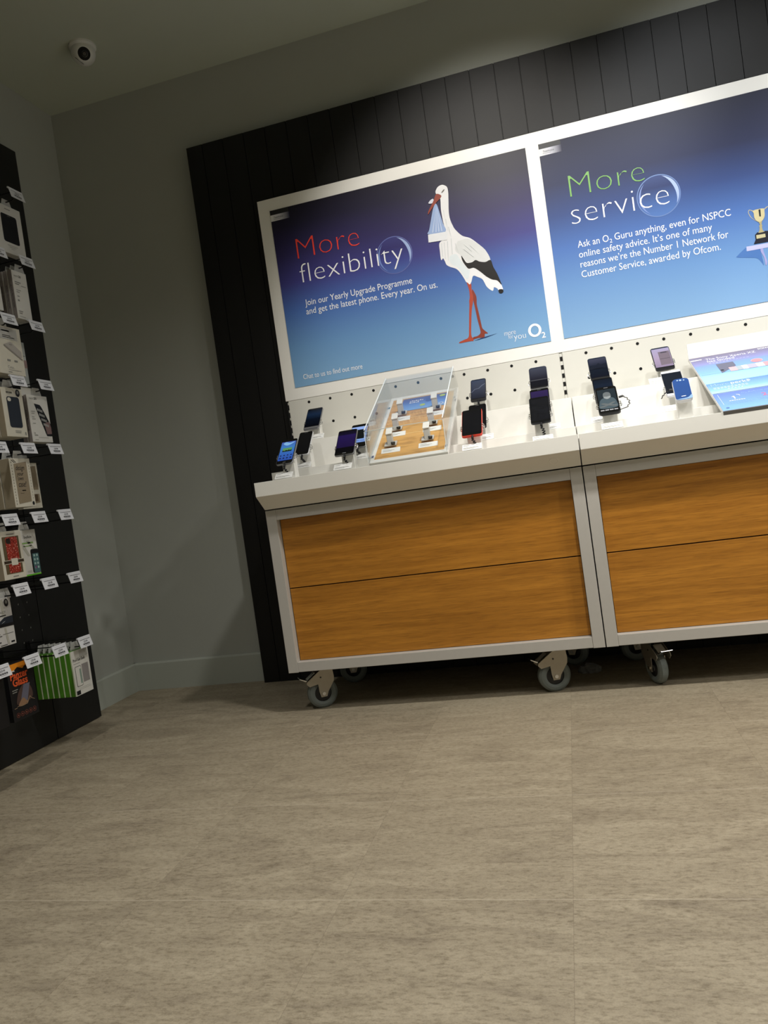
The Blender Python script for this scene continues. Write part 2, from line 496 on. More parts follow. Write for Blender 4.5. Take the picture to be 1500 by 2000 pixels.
skirting('baseboard_back', X0, -0.3036)
skirting('baseboard_left', 0.14, Y0)

# ------------------------------------------------------------------ black plank panel on the back wall
def plank_panel():
    x0, x1, yf, yb, H = -0.3036, 4.55, 0.4599, 0.503, 2.1116
    g, d = 0.0016, 0.004
    gx = [0.981 + 0.0870*k for k in range(-14, 41)]
    gx = [x for x in gx if x0+0.01 < x < x1-0.01]
    prof = [(x0, yb), (x0, yf)]
    for x in gx:
        prof += [(x-g, yf), (x-g*0.4, yf+d), (x+g*0.4, yf+d), (x+g, yf)]
    prof += [(x1, yf), (x1, yb)]
    o = MB().prism([(x, y, 0) for x, y in prof], (0, 0, H)).build('plank_wall_panel', BLACKP)
    tag(o, 'tall black panel of vertical tongue-and-groove planks behind the posters', 'wall panel')
plank_panel()

# ------------------------------------------------------------------ white poster surround and posters
YF = 0.4424
def poster_surround():
    o = MB().box((-0.0404, YF, 1.0754), (2.06, 0.4595, 1.837), 0.0012).build('poster_surround', WHITEP)
    MB().box((-0.0300, 0.4570, 1.8372), (2.06, 0.4597, 1.8445)).build('shadow_gap_strip', HOLE, o)['label'] = 'black strip standing in for the shadow gap above the white board'  # black strip paints the shaded gap between planks and board
    tag(o, 'long white mounting board that carries both blue posters', 'poster board')
poster_surround()

STORK = {
  'body': [(0.6598,0.6132),(0.6718,0.6032),(0.6738,0.5852),(0.6708,0.5552),(0.6668,0.5212),(0.6668,0.4932),(0.6728,0.4682),(0.6808,0.4492),(0.7018,0.4232),(0.7278,0.4092),(0.7518,0.3852),(0.7728,0.3602),(0.7808,0.3442),(0.7878,0.3202),(0.7918,0.3002),(0.8018,0.2742),(0.8088,0.2492),(0.8158,0.2202),(0.8168,0.2082),(0.8018,0.2092),(0.7988,0.2152),(0.7878,0.2222),(0.7828,0.2112),(0.7738,0.2162),(0.7618,0.2312),(0.7518,0.2572),(0.7358,0.2692),(0.7208,0.2762),(0.7118,0.2572),(0.7048,0.2492),(0.6988,0.2562),(0.6928,0.2612),(0.6878,0.2742),(0.6768,0.2972),(0.6648,0.3132),(0.6448,0.3242),(0.6328,0.3342),(0.6288,0.3472),(0.6238,0.3592),(0.6158,0.3552),(0.6158,0.3872),(0.6178,0.4142),(0.6328,0.4252),(0.6448,0.4502),(0.6418,0.4852),(0.6398,0.5272),(0.6428,0.5652),(0.6378,0.5762),(0.6308,0.5872),(0.6298,0.5972),(0.6378,0.6092),(0.6488,0.6142)],
  'wing_shade': [(0.6918,0.4082),(0.7198,0.4082),(0.7518,0.3842),(0.7758,0.3552),(0.7878,0.3202),(0.7698,0.3162),(0.7368,0.3292),(0.7088,0.3272),(0.6918,0.3532),(0.6708,0.3782),(0.6808,0.4042)],
  'belly': [(0.6468,0.3592),(0.6718,0.3642),(0.6858,0.3372),(0.7058,0.3032),(0.7118,0.2972),(0.7008,0.2682),(0.6888,0.2812),(0.6718,0.3152),(0.6498,0.3342)],
  'black_wing': [(0.6888,0.3552),(0.6968,0.3402),(0.7048,0.3262),(0.7228,0.3242),(0.7368,0.3292),(0.7498,0.3212),(0.7698,0.3152),(0.7888,0.3182),(0.7948,0.2932),(0.8048,0.2672),(0.8118,0.2412),(0.8148,0.2252),(0.8018,0.2432),(0.7848,0.2502),(0.7668,0.2642),(0.7518,0.2812),(0.7358,0.2972),(0.7248,0.3042),(0.7088,0.3042),(0.6988,0.3182),(0.6908,0.3362)],
  'tail': [(0.8018,0.2092),(0.8088,0.2112),(0.8168,0.2082),(0.8178,0.2002),(0.8098,0.1962),(0.8028,0.2002)],
  'eye': [(0.6498,0.5882),(0.6568,0.5952),(0.6628,0.5972),(0.6588,0.5912),(0.6528,0.5872)],
  'beak': [(0.6308,0.5872),(0.6478,0.5782),(0.6418,0.5682),(0.6278,0.5582),(0.6128,0.5442),(0.5978,0.5282),(0.5918,0.5232),(0.5948,0.5342),(0.6058,0.5492),(0.6188,0.5672)],
  'knot': [(0.6178,0.5732),(0.6068,0.5702),(0.5988,0.5612),(0.6108,0.5582),(0.6178,0.5622)],
  'bag': [(0.6218,0.5542),(0.6258,0.5532),(0.6298,0.5432),(0.6358,0.5072),(0.6408,0.4792),(0.6448,0.4502),(0.5838,0.4542),(0.5888,0.4692),(0.6018,0.5082),(0.6118,0.5372)],
  'parcel': [(0.5818,0.4532),(0.6518,0.4492),(0.6478,0.4202),(0.5798,0.4252)],
  'leg_a': [(0.6938,0.2642),(0.7018,0.2532),(0.7098,0.2522),(0.7088,0.2282),(0.7108,0.2032),(0.7068,0.1832),(0.6998,0.1602),(0.6908,0.1102),(0.6858,0.0722),(0.6908,0.0572),(0.6898,0.0492),(0.6848,0.0512),(0.6618,0.0512),(0.6408,0.0512),(0.6408,0.0552),(0.6578,0.0602),(0.6748,0.0662),(0.6808,0.0942),(0.6878,0.1422),(0.6938,0.1792),(0.6948,0.1922),(0.6988,0.2062),(0.6998,0.2302),(0.6968,0.2482)],
  'leg_b': [(0.7108,0.2312),(0.7208,0.2082),(0.7218,0.1942),(0.7198,0.1742),(0.7228,0.1422),(0.7258,0.1062),(0.7278,0.0892),(0.7348,0.0792),(0.7448,0.0672),(0.7338,0.0672),(0.7298,0.0562),(0.7068,0.0572),(0.6888,0.0552),(0.6918,0.0632),(0.7078,0.0652),(0.7188,0.0732),(0.7188,0.0902),(0.7148,0.1232),(0.7118,0.1652),(0.7098,0.1892),(0.7088,0.2042)],
  'foot_shadow': [(0.6918,0.0502),(0.7238,0.0562),(0.7778,0.0612),(0.7368,0.0532),(0.7058,0.0502)],
}
TROPHY = {
  'cup': [(0.6408,0.2972),(0.6708,0.2972),(0.6728,0.2872),(0.6718,0.2732),(0.6668,0.2632),(0.6608,0.2582),(0.6528,0.2572),(0.6448,0.2642),(0.6408,0.2752),(0.6408,0.2872)],
  'dark': [(0.6558,0.2962),(0.6618,0.2962),(0.6608,0.2732),(0.6558,0.2742)],
  'stem': [(0.6528,0.2572),(0.6618,0.2582),(0.6598,0.2492),(0.6618,0.2442),(0.6598,0.2402),(0.6618,0.2272),(0.6658,0.2232),(0.6478,0.2232),(0.6508,0.2292),(0.6528,0.2402),(0.6518,0.2442),(0.6548,0.2482)],
  'base': [(0.6438,0.2252),(0.6678,0.2252),(0.6788,0.2232),(0.6748,0.1892),(0.6298,0.1902),(0.6368,0.2032),(0.6368,0.2192)],
  'plate': [(0.6398,0.2172),(0.6668,0.2162),(0.6668,0.2052),(0.6398,0.2052)],
  'shelf': [(0.6068,0.1872),(0.6758,0.1852),(0.6748,0.1712),(0.6068,0.1722)],
  'bracket': [(0.6478,0.1712),(0.6548,0.1712),(0.6558,0.1602),(0.6608,0.1382),(0.6628,0.1242),(0.6568,0.1162),(0.6548,0.1412),(0.6478,0.1612)],
  'handle': [(0.6398,0.2972),(0.6328,0.3012),(0.6278,0.3022),(0.6248,0.2952),(0.6268,0.2852),(0.6328,0.2742),(0.6448,0.2622),(0.6448,0.2632),(0.6348,0.2742),(0.6288,0.2862),(0.6268,0.2952),(0.6288,0.2992),(0.6328,0.2992),(0.6388,0.2942)],
  'handle_b': [(0.6738,0.2962),(0.6798,0.3002),(0.6868,0.3022),(0.6868,0.3002),(0.6808,0.2972),(0.6748,0.2932)],
  'shadow': [(0.6058,0.1842),(0.5788,0.1652),(0.5768,0.1582),(0.6198,0.1482),(0.6358,0.1422),(0.6458,0.1282),(0.6518,0.1182),(0.6478,0.1602),(0.6448,0.1712),(0.6058,0.1722)],
}
FEATHERS = [[(0.6248,0.4132),(0.6268,0.4122),(0.6248,0.3652),(0.6228,0.3662)],[(0.6348,0.4142),(0.6368,0.4132),(0.6328,0.3532),(0.6318,0.3532)],[(0.6468,0.4152),(0.6498,0.4142),(0.6418,0.3462),(0.6408,0.3462)],[(0.6608,0.4222),(0.6638,0.4212),(0.6598,0.3672),(0.6578,0.3672)],[(0.6568,0.4642),(0.6598,0.4642),(0.6638,0.4252),(0.6628,0.4252)],[(0.6508,0.4942),(0.6538,0.4932),(0.6548,0.4512),(0.6538,0.4512)],[(0.6478,0.5262),(0.6498,0.5252),(0.6498,0.4972),(0.6488,0.4982)],[(0.6728,0.4022),(0.6748,0.4012),(0.6808,0.3722),(0.6798,0.3732)],[(0.7028,0.3922),(0.7048,0.3912),(0.7288,0.3622),(0.7268,0.3622)],[(0.7228,0.3842),(0.7248,0.3842),(0.7538,0.3462),(0.7528,0.3472)],[(0.6998,0.3752),(0.7028,0.3752),(0.7328,0.3412),(0.7308,0.3412)]]

PW, PH = 0.9568, 0.6710
G1 = print_gradient('stork_poster_ink', ((0.0, '7fa9ce'), (0.22, '6893c2'), (0.42, '4a6cb0'), (0.58, '403f82'), (0.74, '322c5a'), (0.9, '221f36'), (1.0, '1e1b2a')), PH)
G2 = print_gradient('service_poster_ink', ((0.0, '83a9ce'), (0.25, '6991c2'), (0.45, '4c70b0'), (0.62, '33487e'), (0.78, '242b4e'), (1.0, '1c1f36')), PH)
TABG = print_gradient('fading_tab_ink', ((0.0, 'ececec'), (0.45, 'd0d0da'), (1.0, '24233e')), 0.076, 'X')
def poster(x, label, grad):
    t = thing('poster', label, 'poster', (x, YF-0.0011, 1.1198), FRONT, 'blue posters on the white surround')
    sh = MB().box((0, 0, 0), (PW, PH, 0.001)).build('printed_sheet', grad, t)
    sh['label'] = 'blue printed sheet'
    Z = 0.0014
    printed('top_band', [rect(0, PH-0.0165, 0.074, PH)], Z, INKK, t)
    printed('brand_tab', [[(0, 0.630), (0.0755, 0.630), (0.0755, 0.6535), (0, 0.6535)]], Z, TABG, t)
    text('tab_script', [('Telefónica', 0.0115, 0.640, 0.038, None)], INKK, t, Z+0.0004, shear=0.25)
    printed('tab_rule', [rect(0.0115, 0.6358, 0.040, 0.6366)], Z+0.0004, INKK, t)
    return t, Z
def bubble(t, Z, c, r, name, stops, rim):
    m = print_gradient(name, stops, 1.0)
    mr = [n for n in m.node_tree.nodes if n.type == 'MAP_RANGE'][0]
    mr.inputs['From Min'].default_value = c[1]-r; mr.inputs['From Max'].default_value = c[1]+r
    printed('bubble', [disc(c[0], c[1], r, n=64)], Z, m, t)
    ring = MB(); n = 64; q = lambda k, f: (c[0]+r*f*math.cos(2*PI*k/n), c[1]+r*f*math.sin(2*PI*k/n), Z+0.0002)
    for k in range(n):
        ring.poly([q(k, 1.0), q(k+1, 1.0), q(k+1, 0.955), q(k, 0.955)])
    ring.build('bubble_rim', mat(name+'_rim', rim, 0.4), t)
    arc = [(c[0]+r*0.93*math.cos(R(a)), c[1]+r*0.93*math.sin(R(a))) for a in range(-35, 76, 5)]
    arc += [(c[0]+r*(0.93-0.16*math.sin(PI*(a+35)/110))*math.cos(R(a)), c[1]+r*(0.93-0.16*math.sin(PI*(a+35)/110))*math.sin(R(a))) for a in range(75, -36, -5)]
    printed('bubble_glint', [arc], Z+0.0003, mat('pale_blue_ink', '9fb4e0', 0.35), t)
    arc = [(c[0]+r*0.90*math.cos(R(a)), c[1]+r*0.90*math.sin(R(a))) for a in range(130, 241, 5)]
    arc += [(c[0]+r*(0.90-0.09*math.sin(PI*(a-130)/110))*math.cos(R(a)), c[1]+r*(0.90-0.09*math.sin(PI*(a-130)/110))*math.sin(R(a))) for a in range(240, 129, -5)]
    printed('bubble_glint', [arc], Z+0.0003, mat('mid_blue_ink', '7088c4', 0.35), t)

def stork_poster():
    t, Z = poster(0.0062, 'blue poster with a white stork and the red heading More flexibility', G1)
    bubble(t, Z, (0.4500, 0.4085), 0.0675, 'bubble_ink_violet', ((0.0, '4a64a6'), (0.35, '40478e'), (0.7, '34306a'), (1.0, '3c3c78')), '5a64a6')
    text('heading', [('More', 0.0845, 0.4705, 0.2430, 0.1150)], INKR, t, Z+0.0008, weight=-0.026)
    text('heading', [('flexibility', 0.0835, 0.3805, 0.3990, 0.1060)], INKW, t, Z+0.0008, weight=-0.022)
    text('slogan', [('Join our Yearly Upgrade Programme', 0.0870, 0.2955, 0.4140, 0.0335),
                    ('and get the latest phone. Every year. On us.', 0.0870, 0.2625, 0.5030, 0.0335)], INKW, t, Z+0.0006)
    text('slogan', [('Chat to us to find out more', 0.0385, 0.0260, 0.2340, 0.0270)], INKW, t, Z+0.0006)
    printed('fine_print', [rect(0.004+0.0068*k, 0.0052, 0.0092+0.0068*k, 0.0062) for k in range(66)], Z, mat('faint_blue_ink', '86b4da', 0.4), t)
    text('small_logo_words', [('more', 0.8010, 0.0472, 0.0400, 0.026), ('for', 0.8135, 0.0345, 0.0165, 0.021), ('you', 0.8325, 0.0275, 0.0415, 0.031)], INKW, t, Z+0.0006, weight=-0.012)
    ring = MB()
    n = 40
    a = [(0.9065+0.0228*math.cos(2*PI*k/n), 0.0473+0.0232*math.sin(2*PI*k/n)) for k in range(n)]
    b = [(0.9065+0.0138*math.cos(2*PI*k/n), 0.0473+0.0155*math.sin(2*PI*k/n)) for k in range(n)]
    for k in range(n):
        j = (k+1) % n
        ring.poly([(*a[k], Z+0.0006), (*a[j], Z+0.0006), (*b[j], Z+0.0006), (*b[k], Z+0.0006)])
    ring.build('round_logo', INKW, t)
    text('logo_numeral', [('2', 0.9275, 0.0165, 0.0135, 0.028)], INKW, t, Z+0.0006, weight=0.02)
    # the stork, printed in flat colours
    lay = [('foot_shadow', 'dark_blue_ink', '27406c'), ('leg_b', 'stork_leg_rust', '8a4032'), ('leg_a', 'stork_leg_red', 'b04c38'), ('body', 'stork_white', 'f0f0f2'),
           ('belly', 'stork_belly_blue', 'e4ecf0'), ('wing_shade', 'stork_wing_grey', 'e0e2e2'), ('black_wing', 'stork_black', '22201f'),
           ('tail', 'stork_black', '22201f'), ('eye', 'stork_eye', '6d675f'), ('bag', 'cloth_bag_blue', '9db4de'), ('parcel', 'parcel_white', 'eceef2'), ('knot', 'knot_white', 'd9dcea'), ('beak', 'beak_red', '93402f')]
    names = dict(foot_shadow='printed_shadow', leg_a='stork_leg', leg_b='stork_leg', body='stork_body', belly='stork_belly', wing_shade='stork_wing', black_wing='wing_feathers', tail='tail_tip', eye='stork_eye', bag='cloth_sling', parcel='parcel', knot='sling_knot', beak='stork_beak')
    for i, (k, mn, hx) in enumerate(lay):
        o = STORK[k] if k in ('parcel', 'foot_shadow') else smooth_outline(STORK[k])
        p = printed(names[k], [o], Z+0.00015*(i+1), mat(mn, hx, 0.42, spec=0.22), t)
    # folds of the sling and neck feathers
    printed('feather_strokes', FEATHERS, Z+0.0022, mat('feather_grey', 'd2d6d8', 0.4), t)
    s = STORK['bag']
    fold = []
    for f in (0.25, 0.45, 0.62, 0.8):
        tx, ty = s[0][0]+0.004, s[0][1]-0.006
        bx = s[6][0]+(s[5][0]-s[6][0])*f; by = s[6][1]+(s[5][1]-s[6][1])*f+0.003
        fold.append([(tx, ty), (bx+0.0024, by), (bx-0.0012, by)])
    printed('sling_fold', fold, Z+0.0024, mat('sling_fold_blue', 'c3d2ee', 0.4), t)
stork_poster()

def service_poster():
    t, Z = poster(1.0072, 'blue poster with a trophy and the green heading More service', G2)
    bubble(t, Z, (0.3625, 0.4108), 0.0695, 'bubble_ink_blue', ((0.0, '4f74b2'), (0.35, '41609c'), (0.7, '2c3a68'), (1.0, '3a4a7c')), '5c7ab2')
    text('heading', [('More', 0.0830, 0.4690, 0.2440, 0.1120)], INKG, t, Z+0.0008, weight=-0.026)
    text('heading', [('service', 0.0770, 0.3765, 0.3170, 0.1130)], INKW, t, Z+0.0008, weight=-0.024)
    sz = 0.0335
    text('slogan', [('Ask an O', 0.0855, 0.2965, 0.1030, sz), ('2', 0.1905, 0.2905, 0.0085, 0.019), ('Guru anything, even for NSPCC', 0.2075, 0.2965, 0.3660, sz),
                    ('online safety advice. It\u2019s one of many', 0.0855, 0.2620, 0.4270, sz),
                    ('reasons we\u2019re the Number 1 Network for', 0.0860, 0.2285, 0.4725, sz),
                    ('Customer Service, awarded by Ofcom.', 0.0855, 0.1940, 0.4450, sz)], INKW, t, Z+0.0006)
    lay = [('shadow', 'printed_shadow', 'trophy_shadow_blue', '4a72ae'), ('handle', 'trophy_handle', 'trophy_gold_line', 'b3ad92'), ('handle_b', 'trophy_handle', 'trophy_gold_line', 'b3ad92'),
           ('shelf', 'printed_shelf', 'pale_lilac_shelf', 'b9bade'), ('bracket', 'shelf_bracket', 'lilac_bracket', '9a9ac8'), ('base', 'trophy_base', 'trophy_black', '191926'),
           ('stem', 'trophy_stem', 'trophy_gold', 'a99e74'), ('cup', 'trophy_cup', 'trophy_pale_gold', 'c9bd90'), ('dark', 'cup_shade', 'trophy_dark_stripe', '2b2c27'), ('plate', 'trophy_plate', 'trophy_plate_gold', 'bfb68f')]
    for i, (k, nm, mn, hx) in enumerate(lay):
        o = smooth_outline(TROPHY[k]) if k in ('cup', 'handle', 'stem', 'shadow', 'bracket') else TROPHY[k]
        printed(nm, [o], Z+0.00015*(i+1), mat(mn, hx, 0.42, spec=0.22), t)
service_poster()

# ------------------------------------------------------------------ peg panels and slotted uprights
def peg_panel(x0, x1, first, label):
    t = thing('peg_panel', label, 'peg board', (x0, 0.4428, 0.90), (0, 0, 0), 'white peg boards below the posters')
    MB().box((0, 0, -0.02), (x1-x0, 0.012, 0.1744), 0.0008).build('panel', WHITEM, t)
    for k in range(12):
        for zz in (1.0592, 0.9735):
            x = first + 0.0850*k - x0
            if 0.01 < x < x1-x0-0.01:
                MB().lathe([(0.0052, -0.0006), (0.0052, 0.004)], 'Y', 14).build('peg_hole', HOLE, t, (x, 0, zz-0.90))
peg_panel(-0.030, 0.9832, 0.0520, 'white perforated board behind the phones of the left counter')
peg_panel(0.9938, 2.010, 1.0730, 'white perforated board behind the phones of the right counter')
def upright(x, label, dark=False):
    t = thing('slotted_upright', label, 'upright', (x, 0.4465, 0.88), (0, 0, 0))
    w = 0.0050 if dark else 0.0048
    MB().box((-w, 0.0, 0), (w, 0.011, 0.1950)).build('strip', HOLE if dark else WHITEM, t)
    for k in range(7):
        if dark: MB().box((0.0010, -0.0008, 0.035+0.0292*k), (w, 0.003, 0.044+0.0292*k)).build('notch', WHITEM, t)
        else: MB().box((-0.0043, -0.0012, 0.020+0.0292*k), (0.0043, 0.003, 0.035+0.0292*k)).build('slot', HOLE, t)
upright(-0.0355, 'black slotted upright at the left end of the left peg board', True)
upright(0.9885, 'slotted metal upright in the gap between the two peg boards')

# ------------------------------------------------------------------ drawer units on casters
def caster(par, x, y, ang, label=None):
    """steel fork with rubber wheel; hangs under the frame at (x, y)"""
    ZB = 0.1395; r = 0.0500
    f = MB()
    for s in (-1, 1):
        yy = s*0.0205
        f.prism([(px, yy, r+pz) for px, pz in ((-0.010, -0.011), (0.010, -0.011), (0.016, 0.004), (0.039, 0.036), (0.041, 0.050), (0.038, 0.083), (0.004, 0.083), (-0.051, 0.047), (-0.053, 0.040), (-0.044, 0.030), (-0.015, 0.034), (-0.014, 0.008))], (0, s*0.0022, 0))
    f.box((0.004, -0.0227, 0.126), (0.040, 0.0227, 0.1295))
    f.lathe([(0.020, 0.1295), (0.020, 0.134)], 'Z', 20, (0.018, 0, 0))
    f.box((-0.022, -0.034, 0.134), (0.056, 0.034, ZB))
    c = f.build('caster', STEEL, par, (x, y, 0), (0, 0, ang))
    MB().lathe([(0.028, -0.0125), (0.036, -0.015), (0.0435, -0.0135), (r, -0.008), (r, 0.008), (0.0435, 0.0135), (0.036, 0.015), (0.028, 0.0125)], 'Y', 40, (0, 0, r), True).build('wheel_tyre', RUBBER, c, smooth=False)
    MB().lathe([(0.012, -0.0165), (0.014, -0.013), (0.0285, -0.0095), (0.0285, 0.0095), (0.014, 0.013), (0.012, 0.0165)], 'Y', 28, (0, 0, r)).build('wheel_hub', BLACKPL, c)
    MB().lathe([(0.0062, -0.0262), (0.0062, -0.0225), (0.0040, -0.0225), (0.0040, 0.0225), (0.0062, 0.0225), (0.0062, 0.0262)], 'Y', 6, (0, 0, r)).build('axle_bolt', CHROME, c)
    MB().lathe([(0.0028, -0.0240), (0.0028, 0.0240)], 'Y', 10, (-0.004, 0, 0.105)).build('pivot_pin', BLACKPL, c)
    pd = MB()
    pd.prism([(-0.048, -0.017, 0.100), (-0.072, -0.019, 0.112), (-0.073, -0.019, 0.110), (-0.049, -0.017, 0.096)], (0, 0.036, 0))
    pd.prism([(-0.020, -0.012, 0.122), (-0.048, -0.014, 0.101), (-0.048, -0.014, 0.098), (-0.018, -0.012, 0.118)], (0, 0.026, 0))
    pd.build('brake_pedal', CHROME, c)
    return c
def drawer_unit(x, label, casters):
    t = thing('drawer_unit', label, 'cabinet', (x, 0, 0), (0, 0, 0), 'drawer units on wheels')
    zb, zt, iw = 0.1395, 0.6740, 0.0345
    A = MB().box((0, 0, zb), (iw, 0.44, zt), 0.0010).build('stile', ALU, t)
    MB().box((1-iw, 0, zb), (1.0, 0.44, zt), 0.0010).build('stile', ALU, t)
    MB().box((iw+0.0003, 0.0008, zt-0.034), (1-iw-0.0003, 0.435, zt), 0.0010).build('rail', ALU, t)
    MB().box((iw+0.0003, 0.0008, zb+0.0012), (1-iw-0.0003, 0.435, zb+0.0333), 0.0010).build('rail', ALU, t)
    MB().box((iw+0.001, 0.0450, zb+0.034), (1-iw-0.001, 0.43, zt-0.035)).build('carcass', BLACKV, t)
    d0, d1 = iw+0.0022, 1-iw-0.0010
    MB().box((d0, 0.026, zb+0.0345), (d1, 0.044, 0.4103), 0.0006).build('drawer', OAK, t)
    MB().box((d0, 0.026, 0.4137), (d1, 0.044, zt-0.0352), 0.0006).build('drawer', OAK, t)
    for cx, cy, a in casters: caster(t, cx, cy, a)
drawer_unit(0.0, 'left drawer unit with two oak drawer fronts in a silver frame on casters', ((0.078, 0.075, R(32)), (0.838, 0.075, R(20)), (0.10, 0.37, R(15)), (0.90, 0.37, R(-20))))
drawer_unit(1.0032, 'right drawer unit with two oak drawer fronts, cut off by the photo edge', ((0.137, 0.080, R(112)), (0.90, 0.075, R(10)), (0.10, 0.37, R(15)), (0.90, 0.37, R(-20))))

# ------------------------------------------------------------------ stepped white counters
ZL = 0.7666                       # lip top
T1, T2, T3 = 0.7575, 0.7975, 0.9000   # tier floors
def counter(x, label, grommet):
    t = thing('stepped_counter', label, 'counter', (x, 0, 0), (0, 0, 0), 'stepped white counters')
    L = 1.0
    MB().prism([(0, -0.0559, ZL), (0, -0.0559, 0.7218), (0, -0.0005, 0.6775), (0, 0.0030, 0.6775), (0, 0.0030, 0.7480), (0, -0.0500, 0.7500), (0, -0.0518, ZL)], (L, 0, 0), 0.0006).build('fascia', WHITE, t)
    MB().box((0, -0.0500, 0.7500), (L, 0.0998, T1)).build('tier', WHITE, t)
    MB().prism([(0.0, 0.0040, 0.6775), (0.0, 0.0040, 0.7495), (0, 0.1000, 0.7495), (0, 0.1000, T2), (0, 0.2590, T2), (0, 0.2590, 0.6775)], (L, 0, 0), 0.0006).build('tier', WHITE, t)
    MB().box((0, 0.2595, 0.6775), (L, 0.4420, T3), 0.0006).build('tier', WHITE, t)
    if grommet:
        n = Vector((0, -0.0443, -0.0554)).normalized(); m = MB()
        m.lathe([(0.0145, -0.0006), (0.0145, 0.0006), (0.0118, 0.0009), (0.0110, 0.0004)], 'Z', 28)
        q = Vector((0, 0, 1)).rotation_difference(n)
        m.xf(q.to_matrix().to_4x4())
        m.build('cable_cover', WHITE, t, (0.925, -0.0300, 0.7010))
counter(0.0, 'left stepped white counter with rows of phones and the clear case', True)
counter(1.0032, 'right stepped white counter carrying phones and the slanted leaflet board', False)

# ------------------------------------------------------------------ phones, stands and price cards
TILT = R(47); SN, CS = math.sin(TILT), math.cos(TILT)
def phone(x, y, z, label, shell, bezel, style, w=0.058, h=0.120, d=0.0070, rad=0.007, group='display phones', yaw=0.0):
    t = thing('smartphone', label, 'phone', (x, y, z), (PI/2-TILT, 0, yaw), group)
    o = rrect(-w/2, -h/2, w/2, h/2, rad, 6)
    MB().slab(o, -d, 0, 0.0012).build('shell', shell, t)
    if style == 'blank': return t
    face = rrect(-w/2+0.0012, -h/2+0.0012, w/2-0.0012, h/2-0.0012, rad*0.85, 6)
    MB().slab(face, -0.0005, 0.0004).build('front_glass', bezel, t)
    return t
def screen(t, w, h, m, y0=0.012, y1=0.010, side=0.0032, name='screen'):
    o = rect(-w/2+side, -h/2+y0, w/2-side, h/2-y1)
    return printed(name, [o], 0.0006, m, t)
def earpiece(t, h, m=PHGREY, y=0.005):
    printed('earpiece', [rrect(-0.006, h/2-y-0.0012, 0.006, h/2-y, 0.0005, 2)], 0.0007, m, t)
def stand(x, y, floor_z, z, label, cable=True, w=0.042, pw=0.058, group='phone stands', claw=True):
    """post rising from a tier to the phone's back, side claws, tether cable"""
    t = thing('phone_stand', label, 'phone stand', (x, y, floor_z), (0, 0, 0), group)
    hh = z - floor_z
    ay, az = 0.0085*CS-0.022*SN, hh-0.0085*SN-0.022*CS
    by, bz = 0.0085*CS+0.015*SN, hh-0.0085*SN+0.015*CS
    MB().prism([(-w/2, ay, 0), (-w/2, by+0.004, 0), (-w/2, by, bz), (-w/2, ay, az)], (w, 0, 0), 0.0025).build('post', WHITE, t)
    if claw:
        U = Vector((0, SN, CS)); Nn = Vector((0, -CS, SN)); C0 = Vector((0, 0, hh))
        for s in (-1, 1):
            c = MB()
            for k, off in enumerate((-0.018, -0.027)):
                p = C0 + U*off; X = Vector((s, 0, 0))
                c.tube([p + X*(pw*0.30) - Nn*0.0105, p + X*(pw/2+0.001) - Nn*0.011, p + X*(pw/2+0.0042) - Nn*0.006, p + X*(pw/2+0.0035) + Nn*0.0008, p + X*(pw/2-0.0015) + Nn*0.0022], 0.0014, 6)
            p = C0 + U*(-0.0225); X = Vector((s, 0, 0))
            c.tube([p + X*(pw/2+0.0042) - Nn*0.008 + U*0.006, p + X*(pw/2+0.0060) - Nn*0.005, p + X*(pw/2+0.0042) - Nn*0.008 - U*0.006], 0.0012, 6)
            c.build('claw', CHROME, t)
    if cable:
        U = Vector((0, SN, CS)); Nn = Vector((0, -CS, SN)); C0 = Vector((0, 0, hh)) - U*0.060
        k = MB()
        k.tube([C0 + U*0.001 - Nn*0.0035, C0 - U*0.012 - Nn*0.0035], 0.0036, 8)
        P = [C0 - U*0.012 - Nn*0.0035, C0 - U*0.016 - Nn*0.003]
        base = Vector((0.001, ay-0.016, 0.016))
        for i in range(1, 34):
            f = i/34; a = f*2*PI*4.5
            P.append((C0 - U*0.016 - Nn*0.003).lerp(base, f) + Vector((0.0040*math.cos(a)+0.004*math.sin(f*PI), 0.0030*math.sin(a)-0.004*math.sin(f*PI), 0)))
        k.tube(P, 0.0016, 6)
        k.build('tether_cable', CABLE, t)
    return t
CARD_PROTO = []
def price_card(x, y, z, label, group='price cards', rows=2):
    if not CARD_PROTO:
        t = thing('price_card', label, 'price card', (x, y, z), (0, 0, 0), group)
        a = PI/2-R(48)
        M = Matrix.Rotation(a, 4, 'X')
        MB().box((-0.029, 0, -0.0024), (0.029, 0.026, 0)).xf(M).build('card', CARD, t, (0, 0, 0.0018))
        b = MB()
        for (u0, u1, v) in ((-0.026, -0.006, 0.0215), (-0.026, -0.010, 0.0180), (0.010, 0.025, 0.0205), (-0.026, 0.018, 0.0105), (-0.026, 0.022, 0.0075), (-0.026, 0.006, 0.0045)):
            b.flat(rect(u0, v, u1, v+0.0011), 0.0002)
        b.xf(M).build('print', INKGR, t, (0, 0, 0.0018))
        CARD_PROTO.append(t)
        return t
    return dup(CARD_PROTO[0], (x, y, z), (0, 0, 0), label, group)

def photo_screen(name, stops, h, emit):
    m = print_gradient(name, stops, h, 'Y', 0.12)
    nt = m.node_tree; b = nt.nodes['Principled BSDF']
    src = b.inputs['Base Color'].links[0].from_socket
    nt.links.new(src, b.inputs['Emission Color']); b.inputs['Emission Strength'].default_value = emit
    # centre the artwork on the phone
    sp = [n for n in nt.nodes if n.type == 'MAP_RANGE'][0]
    sp.inputs['From Min'].default_value = -h/2; sp.inputs['From Max'].default_value = h/2
    return m
DARKSCR = mat('switched_off_screen', '0b0b12', 0.10, var=0.3, coat=0.5)
R1, R2, R3 = 0.020, 0.170, 0.330
Z1, Z2, Z3 = 0.8550, 0.8850, 0.9840

